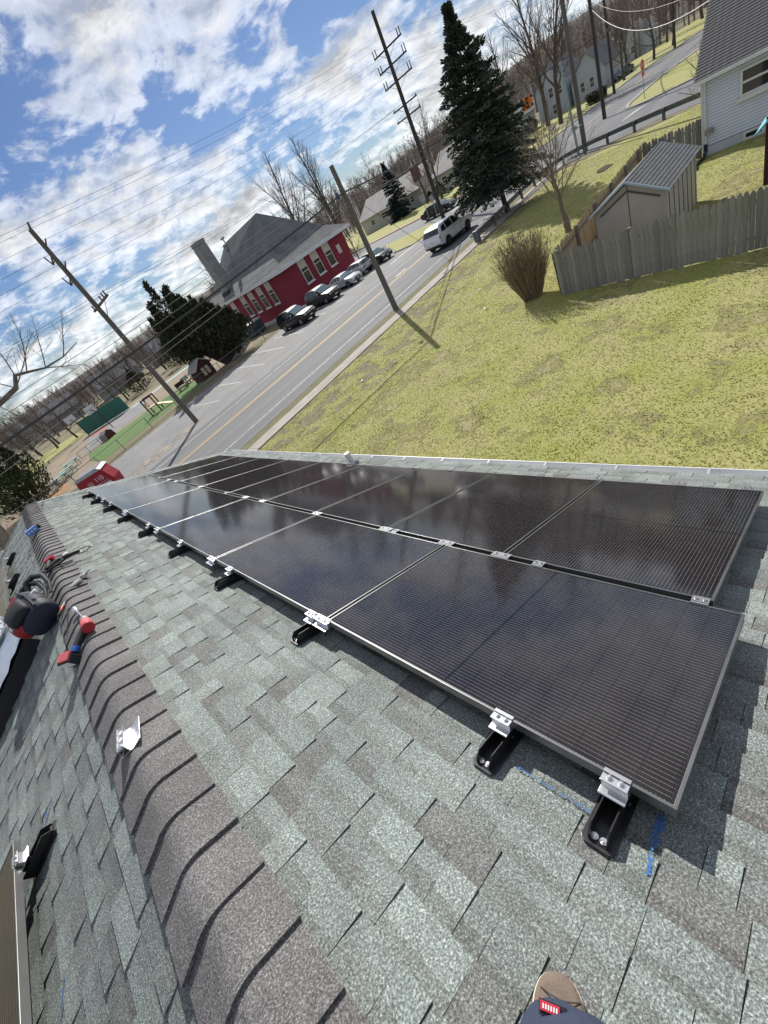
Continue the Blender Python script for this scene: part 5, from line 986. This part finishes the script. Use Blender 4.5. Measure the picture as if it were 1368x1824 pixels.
def bare(seed,h,r,mx=4,kids=(7,5,5,4),spread=.75,up=.12,wig=.12,first=.28,mat='twig',bmat='bark',minr=.0):
    rg=random.Random(seed); T,B=MB(),MB(); grow(T,B,(0,0,-.1),(0,0,1),h*.58,r,0,mx,rg,kids,spread,up,wig,.55,first)
    return T.mesh('trunk',bmat,True,fix=False),B.mesh('crown',mat,fix=False)
VAR={}
VAR['tall']=bare(3,18,.34,4,(9,7,6,4),.55,.16,.10,.30); VAR['vase']=bare(8,17,.30,4,(11,7,6,5),.52,.20,.10,.16); VAR['oak']=bare(14,14,.36,4,(8,6,5,4),.85,.10,.17,.25); VAR['thin']=bare(21,12,.16,3,(10,6,5),.60,.15,.12,.25); VAR['small']=bare(33,6,.12,4,(7,5,4,3),.80,.10,.2,.2,'twig_pale','bark_pale')
def tree(var,label,x,y,s,rz,group=None,name='bare_tree'):
    t=thing(name,label,'tree',(x,y,0),rz,group); t.scale=(s,s,s) if not hasattr(s,'__len__') else s; link('trunk',VAR[var][0],t); link('crown',VAR[var][1],t); return t
tree('vase','tall bare tree behind the red building roof, left of the pair',62,75,1.22,.4); tree('vase','tall bare tree behind the red building roof, right of the pair',74,78,1.30,2.1)
tree('tall','large bare tree with thick trunk beside the far white house',98,42.3,1.15,.9); tree('tall','tall bare tree behind the top of the spruce',88,36,1.05,2.9); tree('vase','tall bare tree left of the thick trunked one, beyond the spruce',104,52,1.05,4.0); tree('thin','thin bare tree between the spruce and the tall pole',72,50,1.15,1.0); tree('oak','bare tree in front of the ranch house chimney',78,57.5,.62,2.0); tree('oak','bare tree at the left end of the ranch house',60,66,.60,1.0); tree('small','bare leafless shrub tree beside the corner of the red building',50.5,52,.9,2.0); tree('thin','thin bare tree on the skyline right of the short pole',95,82,1.25,3.0)
tree('oak','bare tree behind the chimney of the red building',45,84,.95,4.4)
for i,(x,y,s,v) in enumerate(((104,31.5,.62,'oak'),(112,29.2,.62,'oak'),(121,28.5,.7,'oak'),(128,24,.72,'oak'),(118,35,.75,'tall'),(135,22,.75,'tall'),(146,20,.8,'oak'),(128,40,.8,'tall'),(140,34,.8,'vase'),(150,30,.85,'oak'),(160,20,.85,'tall'))): tree(v,'bare tree in the row along the far road at the top right',x,y,s,i*1.3,'bare trees along the far road')
for i in range(26):
    a=rnd.random(); x=-14+i*2.55+rnd.uniform(-1.5,1.5); y=100+rnd.uniform(-8,45); tree(rnd.choice(('oak','oak','tall','vase','thin')),'bare tree in the tree line behind the school yard',x,y,rnd.uniform(.62,.95)*(.52+.45*min(1,(x+14)/60)),rnd.uniform(0,6),'bare trees behind the school yard')
for i,(x,y,s) in enumerate(((8,88,.55),(14,92,.6),(19,90,.5),(5,94,.6),(24,96,.6),(2.5,100,.62),(31,98,.6),(36,100,.7))): tree('oak','low dark bare tree along the back edge of the school yard',x,y,s,i*1.1,'low bare trees at the school yard edge')
tree('small','small bare tree by the street corner left of the pale house',43.0,8.6,.62,.7)
# gnarled little tree by the shed fence
rg=random.Random(77); T,B=MB(),MB(); T.tube([(0,0,-.1),(.05,.02,.5),(.0,.1,1.0),(.14,.18,1.7),(.06,.26,2.4),(.12,.30,3.0)],[.17,.14,.105,.09,.075,.05],10); T.sphere((.02,.02,.35),(.18,.17,.3),10,6)
for k in range(15):
    a=k*2.4; z=1.3+k*.125; p=Vector((.09,.17+.04*k/5,z)); grow(T,B,p,(math.cos(a)*.75,math.sin(a)*.75,.85),rg.uniform(1.3,2.3),.030,1,4,rg,(0,6,5,4),.7,.16,.24)
gt=thing('bare_tree','gnarled bare tree with twisted trunk beside the back fence','tree',(24.3,10.5,0)); T.build('trunk','bark_pale',gt,smooth=True,fix=False); B.build('crown','twig_pale',gt,fix=False)
# tree at the left edge whose limb reaches into the picture
rg=random.Random(5); T,B=MB(),MB(); T.tube([(-2.6,14.6,-.1),(-2.4,14.5,2.5),(-2.0,14.4,4.6),(-1.3,14.2,6.0)],[.26,.22,.17,.11],12)
limb=[(-1.3,14.2,6.0),(-.2,14.05,6.55),(.42,14,6.62),(.85,14,6.70),(1.05,14,6.93),(1.30,14,6.86),(1.70,14,6.74),(2.2,13.9,6.74),(2.7,13.8,6.85)]; T.tube(limb,[.10,.075,.062,.055,.046,.034,.024,.016,.008],8)
for p,d,L in ((1,(.5,0,1),1.7),(2,(.2,.4,1),1.6),(3,(.6,-.2,.35),1.1),(4,(.5,.2,1),1.2),(5,(.4,-.3,.5),1.0),(6,(.6,.3,.7),.9),(7,(.8,0,.6),.8),(3,(-.4,.4,1),1.6),(6,(.5,-.4,-.2),.7),(0,(-.3,.5,1),2.2),(0,(.4,-.6,1),2.0)): grow(T,B,limb[p],d,L,.015,1,4,rg,(0,7,5,4),.65,.05,.17)
lt=thing('bare_tree','tree at the left edge whose bent bare limb reaches across the sky','tree',(0,0,0)); T.build('trunk','bark_pale',lt,smooth=True,fix=False); B.build('crown','twig_pale',lt,fix=False)
# multi stemmed bush on the lawn
rg=random.Random(9); B=MB()
for k in range(430):
    a=rg.uniform(0,6.28); rr=.36*math.sqrt(rg.random()); p=Vector((rr*math.cos(a),rr*math.sin(a),-.02)); tilt=rr/.36*.40+rg.uniform(-.10,.10); h=rg.uniform(1.2,2.5)*(1-.16*(rr/.36)**2); d=Vector((math.cos(a)*tilt,math.sin(a)*tilt,1)).normalized(); pts=[p]; 
    for i in range(4): d=(d+Vector((rg.uniform(-.1,.1),rg.uniform(-.1,.1),.03))).normalized(); pts.append(pts[-1]+d*h/4)
    B.tube(pts,[.014,.012,.009,.006,.003],3,False)
    for i in range(2,5):
        for q in range(4): e=(d+Vector((rg.uniform(-.7,.7),rg.uniform(-.7,.7),rg.uniform(-.1,.4)))).normalized(); B.tube([pts[i],pts[i]+e*rg.uniform(.12,.4)],[.006,.003],3,False)
pm('bush_twig',(.30,.235,.165),rough=.95,c2=(.21,.16,.11),s=5)
bs_=thing('bush','leafless tan bush of upright stems standing by the fence corner','bush',(16.55,9.0,0)); B.build('stems','bush_twig',bs_,fix=False)
# conifers
def blades(Cn,Vd,Ln,rg,wid,cols,sh):
    # many small leaf shaped quads: centres, directions, lengths
    n=len(Cn); Vd=Vd/np.linalg.norm(Vd,axis=1,keepdims=True); o=np.cross(Vd,rg.randn(n,3)); o/=np.linalg.norm(o,axis=1,keepdims=True)+1e-9; l=Ln[:,None]; o*=l*wid
    P=np.stack([Cn-o,Cn+Vd*l*.52+o*1.1,Cn+Vd*l,Cn+Vd*l*.43-o*1.3],1).astype(np.float32)
    c=np.array(cols)[rg.randint(len(cols),size=n)]*sh[:,None]; return P,c
def leafmesh(name,P,c,mat):
    n=len(P); me=bpy.data.meshes.new(name); me.vertices.add(n*4); me.vertices.foreach_set('co',P.ravel()); me.loops.add(n*4); me.loops.foreach_set('vertex_index',np.arange(n*4,dtype=np.int32)); me.polygons.add(n); me.polygons.foreach_set('loop_start',np.arange(0,n*4,4,dtype=np.int32)); me.update(calc_edges=True)
    at=me.attributes.new('Col','FLOAT_COLOR','FACE'); cc=np.ones((n,4),np.float32); cc[:,:3]=c; at.data.foreach_set('color',cc.ravel()); me.materials.append(MATS[mat]); return me
def conifer(label,x,y,h,rad,z0,seed,trunkr,nbr,cols,droop=-.25,lean=(0,0),name='spruce_tree',tuft=.34,per=11):
    rg=np.random.RandomState(seed); T=MB(); T.tube([(0,0,-.1),(lean[0]*.4,lean[1]*.4,h*.5),(lean[0],lean[1],h)],[trunkr,trunkr*.6,.02],10); Ps=[];Cs=[]
    for k in range(nbr):
        t=((k+rg.rand())/nbr)**1.15; z=z0+(h-z0)*t; prof=(1-t)**(.78 if t<.72 else .78+1.3*(t-.72))*rad*(.74+.42*rg.rand())*(1.0 if t>.06 else .6+6.5*t); L=max(prof,.16)
        a=rg.rand()*6.283; d=np.array([math.cos(a),math.sin(a),droop+.75*t]); d/=np.linalg.norm(d); b0=np.array([lean[0]*z/h,lean[1]*z/h,z]); T.tube([tuple(b0),tuple(b0+d*L*.8+np.array([0,0,-.04*L]))],[.03*(1-t)+.008,.005],3,False)
        m=(int(per*(.35+L/rad*1.3))+2)*4; side=np.cross(d,[0,0,1]); side/=np.linalg.norm(side)+1e-9
        s=.15+.85*rg.rand(m); w=(1-s*.78)*L*.40; c=b0+d*(L*s)[:,None]+side*((rg.rand(m)*2-1)*w)[:,None]; c[:,2]+=-.10*L*s*s+(rg.rand(m)-.6)*.16
        v=d*(.5+rg.rand(m)*.8)[:,None]+side*((rg.rand(m)*2-1))[:,None]; v[:,2]+=(rg.rand(m)-.55)*.9
        P,cc=blades(c,v,tuft*(.5+.8*rg.rand(m)),rg,.17,cols,np.full(m,.55+.9*rg.rand())); Ps.append(P);Cs.append(cc)
    o=thing(name,label,'tree',(x,y,0)); T.build('trunk','bark_red',o,smooth=True,fix=False); link('crown',leafmesh('crown',np.concatenate(Ps),np.concatenate(Cs),'needle'),o); return o
SPR=[(.046,.068,.052),(.032,.052,.041),(.072,.096,.070),(.098,.108,.068)]
conifer('big dark spruce tree standing by the guardrail in the middle of the lawn edge',36.3,20.0,12.3,3.8,2.0,4,.20,420,SPR,lean=(-.35,.25),per=26,tuft=.28)
conifer('small bluish spruce tree in front of the ranch house',78,64,9.2,2.9,.4,6,.18,190,[(.028,.05,.055),(.02,.04,.045),(.04,.06,.065)],per=18,tuft=.34)
def shrubtree(label,x,y,spikes,seed,cols,tuft,name,n=5200,cat='tree',upw=.9):
    # several upright plumes of dense foliage
    rg=np.random.RandomState(seed); Ps=[];Cs=[]; T=MB()
    for (px,py,h,r,z0) in spikes:
        T.tube([(0,0,-.1),(px*.4,py*.4,z0+.6),(px,py,h*.85)],[.20,.12,.03],8); m=int(n*h*r/6.5)
        t=rg.rand(m)**.8; z=z0+(h-z0)*t; pr=r*np.sin(np.minimum(1,(t+.10)/.42)*math.pi/2)*(1-np.maximum(0,t-.36)/.64)**1.15; a=rg.rand(m)*6.283; q=np.sqrt(rg.rand(m)*.8+.2); lump=1+.25*np.sin(a*3+z*1.7+px)+.20*np.sin(a*5-z*2.9)+.12*np.sin(a*9+z*5)
        k=np.minimum(1,.4+z/h); c=np.stack([px*k+pr*q*lump*np.cos(a),py*k+pr*q*lump*np.sin(a),z],1); v=np.stack([np.cos(a)*.55,np.sin(a)*.55,np.full(m,upw)],1)+rg.randn(m,3)*.38
        P,cc=blades(c,v,tuft*(.5+.9*rg.rand(m)),rg,.16,cols,(.5+.75*rg.rand(m))*(1+.25*np.sin(a*4+z*2))); Ps.append(P);Cs.append(cc)
    o=thing(name,label,cat,(x,y,0)); T.build('trunk','bark_red',o,smooth=True,fix=False); link('crown',leafmesh('crown',np.concatenate(Ps),np.concatenate(Cs),'needle'),o); return o
JUN=[(.048,.062,.036),(.034,.046,.029),(.075,.084,.045),(.10,.088,.05)]
_r=random.Random(12); _pl=[]
for _k in range(46):
    _t=_r.random(); _a=_r.random()*6.28; _q=math.sqrt(_r.random()); _px=-2.9+5.6*_t+_q*1.3*math.cos(_a); _py=2.3-4.2*_t+_q*1.5*math.sin(_a); _h=(9.6-6.8*abs(_t-.26)**1.05)*_r.uniform(.62,1.03)*(1-.12*_q); _pl.append((_px,_py,max(2.6,_h),_r.uniform(.75,1.25),max(.2,1.9-1.9*_t)+_r.uniform(-.2,.8)))
_pl+=[(0,-.3,7.8,1.5,1.0),(.8,-.6,7.2,1.6,.8),(1.6,-1.0,6.4,1.6,.6),(-.8,.4,8.2,1.4,1.4),(.3,.6,7.4,1.6,1.2),(3.0,-1.9,4.6,1.5,.3),(3.6,-2.4,3.4,1.4,.1),(2.0,-1.2,5.6,1.6,.5),(1.2,-1.8,5.0,1.7,.6),(-1.55,1.2,10.3,.75,5),(-.4,.3,9.1,.7,4.5),(-2.3,1.9,8.6,.7,4)]
shrubtree('broad dark evergreen with spiky top beside the parking lot, left of the red building',21.4,49.0,_pl,3,JUN,.40,'evergreen_tree',620)
shrubtree('bushy mid green evergreen at the left edge beyond the roof end',-2.6,49,[(0,0,6.6,2.2,.2),(1.9,-.6,5.4,1.7,.1),(-2.2,.6,6.9,2.2,.2),(.6,-2.2,4.6,1.9,.1)],8,[(.050,.070,.022),(.035,.052,.018),(.07,.085,.028)],.32,'evergreen_tree',1300)
for i,(x,y,h,r,lab) in enumerate(((75.5,52.3,2.2,1.4,'round clipped dark bush in front of the pale ranch house'),(80.8,58.5,1.3,1.2,'low dark bush under the ranch house wall'),(30,86,5,3.0,'olive leafy bush behind the leaning pole'),(22,88,4,2.6,'olive leafy bush left of the leaning pole'),(108,50,2.4,1.8,'dark bush at the foot of the tall white house'))):
    o=shrubtree(lab,x,y,[(0,0,h,r,.02)],30+i,JUN if i not in(2,3) else [(.09,.085,.035),(.06,.06,.028)],.30,'bush',1800,'bush')
# clipped hedge by the dark pole
rg=np.random.RandomState(2); V=[];F=[];Cc=[]
for k in range(2600):
    t=rg.rand(); c=np.array([90.2+2.2*t+rg.randn()*.45,29.9+3.4*t,rg.rand()**.7*1.35])
    v=rg.randn(3); v/=np.linalg.norm(v); o_=np.cross(v,rg.randn(3)); o_/=np.linalg.norm(o_); l=.28; i=len(V); V+=[tuple(c-o_*.07),tuple(c+v*l*.5+o_*.08),tuple(c+v*l),tuple(c+v*l*.4-o_*.08)]; F.append((i,i+1,i+2,i+3)); Cc.append((.06,.05,.03))
B=MB(); B.v,B.f,B.c=V,F,Cc; hg=thing('hedge','brown clipped hedge beside the dark pole on the far side of the road','hedge',(0,0,0)); B.build('foliage','needle',hg,fix=False)
# brambles below the far roof end
rg=random.Random(15); B=MB()
for k in range(420):
    p=Vector((rg.uniform(-9,-2.2),rg.uniform(15,44),0)); d=Vector((rg.uniform(-.7,.7),rg.uniform(-.7,.7),1)).normalized(); h=rg.uniform(.8,2.2); pts=[p]
    for i in range(3): d=(d+Vector((rg.uniform(-.35,.35),rg.uniform(-.35,.35),-.15*i))).normalized(); pts.append(pts[-1]+d*h/3)
    B.tube(pts,[.014,.010,.007,.003],3,False)
    for q in range(4): e=Vector((rg.uniform(-1,1),rg.uniform(-1,1),rg.uniform(-.2,.8))).normalized(); B.tube([pts[2],pts[2]+e*rg.uniform(.2,.7)],[.006,.002],3,False)
o=B.build('brambles','twig_pale',None,fix=False); tag(o,'tangle of bare brown brambles below the far left end of the roof','brambles',kind='stuff')
# ------------------------------------------------------------------ far hills and woods
def hills():
    mb=MB(); nx,ny=90,30; rgz=random.Random(3)
    for i in range(nx+1):
        az=R(-38)+R(150)*i/nx
        for j in range(ny+1):
            d=170+j*16.0; x,y=d*math.cos(az),d*math.sin(az); t=j/ny; deg=math.degrees(az)
            A=15+16*max(0,1-abs(deg-22)/26)+6*math.sin(az*5+.6)+2.5*math.sin(az*13)
            z=-.5+A*(1-math.cos(math.pi*min(1,t*1.15)))/2*(1.0 if deg<70 else max(.25,1-(deg-70)/40)); mb.v.append((x,y,z))
    for i in range(nx):
        for j in range(ny): mb.f.append((i*(ny+1)+j,(i+1)*(ny+1)+j,(i+1)*(ny+1)+j+1,i*(ny+1)+j+1))
    pm('hill',(.105,.088,.070),c2=(.085,.075,.06),s=.03,rough=1,fine=(.4,.3)); return structure('hills',mb,'hill',smooth=True)
hl=hills()
def hz(x,y):
    az=math.atan2(y,x); d=math.hypot(x,y); t=(d-170)/480; deg=math.degrees(az)
    if t<0: return 0
    A=15+16*max(0,1-abs(deg-22)/26)+6*math.sin(az*5+.6)+2.5*math.sin(az*13); return -.5+A*(1-math.cos(math.pi*min(1,t*1.15)))/2*(1.0 if deg<70 else max(.25,1-(deg-70)/40))
def wood(name,label,n,seed,amin,amax,dmin,dmax,hmin,hmax):
    rg=np.random.RandomState(seed); V=[];F=[];Cc=[]
    for k in range(n):
        az=R(amin+(amax-amin)*rg.rand()); d=dmin+(dmax-dmin)*rg.rand()**.8; x,y=d*math.cos(az),d*math.sin(az); z=hz(x,y); h=hmin+(hmax-hmin)*rg.rand(); tone=.75+.6*rg.rand(); col=(.185*tone,.150*tone,.132*tone)
        def rod(p,q,w):
            i=len(V); dx,dy,dz=q[0]-p[0],q[1]-p[1],q[2]-p[2]; m_=math.hypot(dx,dy); 
            sx,sy=(dy/m_,-dx/m_) if m_>1e-6 else (1,0); L_2=math.sqrt(dx*dx+dy*dy+dz*dz)+1e-9; ux,uy,uz=(-sy*dz)/L_2*-1,(-sx*dz)/L_2,(dx*sy-dy*sx)/L_2*1
            V.extend([(p[0]+sx*w,p[1]+sy*w,p[2]),(p[0]-sx*w*.5+ux*w*.87,p[1]-sy*w*.5+uy*w*.87,p[2]+uz*w*.87),(p[0]-sx*w*.5-ux*w*.87,p[1]-sy*w*.5-uy*w*.87,p[2]-uz*w*.87),(q[0],q[1],q[2])]); F.extend([(i,i+1,i+3),(i+1,i+2,i+3),(i+2,i,i+3)]); Cc.extend([col]*3)
        b=np.array([x,y,z-.3]); rod(b,b+np.array([rg.randn()*.4,rg.randn()*.4,h]),.16+h*.006)
        for j in range(13):
            t=.3+.65*rg.rand(); a=rg.rand()*6.283; p=b+np.array([0,0,h*t]); L=h*(.36*(1.15-t)+.06); q=p+np.array([math.cos(a)*L*.7,math.sin(a)*L*.7,L*.8]); rod(p,q,.10)
            for e in range(3):
                pp=p+(q-p)*(.35+.55*rg.rand()); rod(pp,pp+np.array([rg.randn(),rg.randn(),abs(rg.randn())+.4])*L*.26,.06)
    B=MB(); B.v,B.f,B.c=V,F,Cc; return tag(B.build(name,'far_twig',None,fix=False),label,'wood',kind='stuff')
wood('bare_woods','bare brown woods covering the far hillside',1150,1,-12,50,150,330,9,16); wood('bare_woods','bare woods on the low far skyline behind the school yard',900,2,50,102,150,275,6,11)
# ------------------------------------------------------------------ grass on the near lawn
def grass(n,seed):
    rg=np.random.RandomState(seed); x=3.3+ (43-3.3)*rg.rand(n)**1.5; y=-6+24.6*rg.rand(n)
    keep=~((x>17.9)&(x<22.1)&(y>4.4)&(y<7.0)); x,y=x[keep],y[keep]; n=len(x)
    def field(l0,l1,k,sd):
        g_=np.random.RandomState(sd); f=np.zeros(n)
        for i_ in range(k):
            lam=l0*(l1/l0)**g_.rand(); an=g_.rand()*6.283; f+=np.sin((x*math.cos(an)+y*math.sin(an))*6.283/lam+g_.rand()*6.283)*(lam/l1)**.35
        return f/math.sqrt(k)
    broad=field(2.5,9,14,1); mid=field(.5,2.2,22,2)
    cl=np.sin(x*.9+1.3*np.sin(y*.7))+np.sin(y*1.1+1.7*np.sin(x*.5+2))+.8*np.sin(x*2.3+y*1.9)+.7*np.sin(x*4.1-y*3.3)+.5*np.sin(x*7.3+y*6.1)
    h=(.011+.017*rg.rand(n))*(1+.25*mid); h=np.clip(h,.007,.05); a=rg.rand(n)*6.283; w=.010+.012*rg.rand(n); lx=rg.randn(n)*.035; ly=rg.randn(n)*.035
    v=np.zeros((n,3,3),np.float32); v[:,0]=np.stack([x-np.cos(a)*w,y-np.sin(a)*w,np.zeros(n)],1); v[:,1]=np.stack([x+np.cos(a)*w,y+np.sin(a)*w,np.zeros(n)],1); v[:,2]=np.stack([x+lx,y+ly,h+.004],1)
    dry=np.clip(.30+.28*broad+.26*mid+.16*rg.randn(n),0,1)[:,None]
    edge=np.clip((y-12.5)/5,0,1)[:,None]*np.clip(.6+.5*mid,0,1.2)[:,None]
    c=np.array([[.265,.300,.062]])*(1-dry)+np.array([[.470,.425,.190]])*dry; c=c*(1-.6*edge)+np.array([[.24,.195,.115]])*.6*edge; c*=(.8+.4*rg.rand(n))[:,None]
    me=bpy.data.meshes.new('grass'); me.vertices.add(n*3); me.vertices.foreach_set('co',v.ravel()); me.loops.add(n*3); me.loops.foreach_set('vertex_index',np.arange(n*3,dtype=np.int32)); me.polygons.add(n); me.polygons.foreach_set('loop_start',np.arange(0,n*3,3,dtype=np.int32)); me.update(calc_edges=True)
    at=me.attributes.new('Col','FLOAT_COLOR','FACE'); cc=np.ones((n,4),np.float32); cc[:,:3]=c; at.data.foreach_set('color',cc.ravel()); me.materials.append(pm('grass_blade',(.2,.2,.06),attr=True,rough=.95,spec=.1)); o=link('grass',me); tag(o,'short patchy green and straw coloured grass of the lawn','grass',kind='stuff')
grass(330000,4)
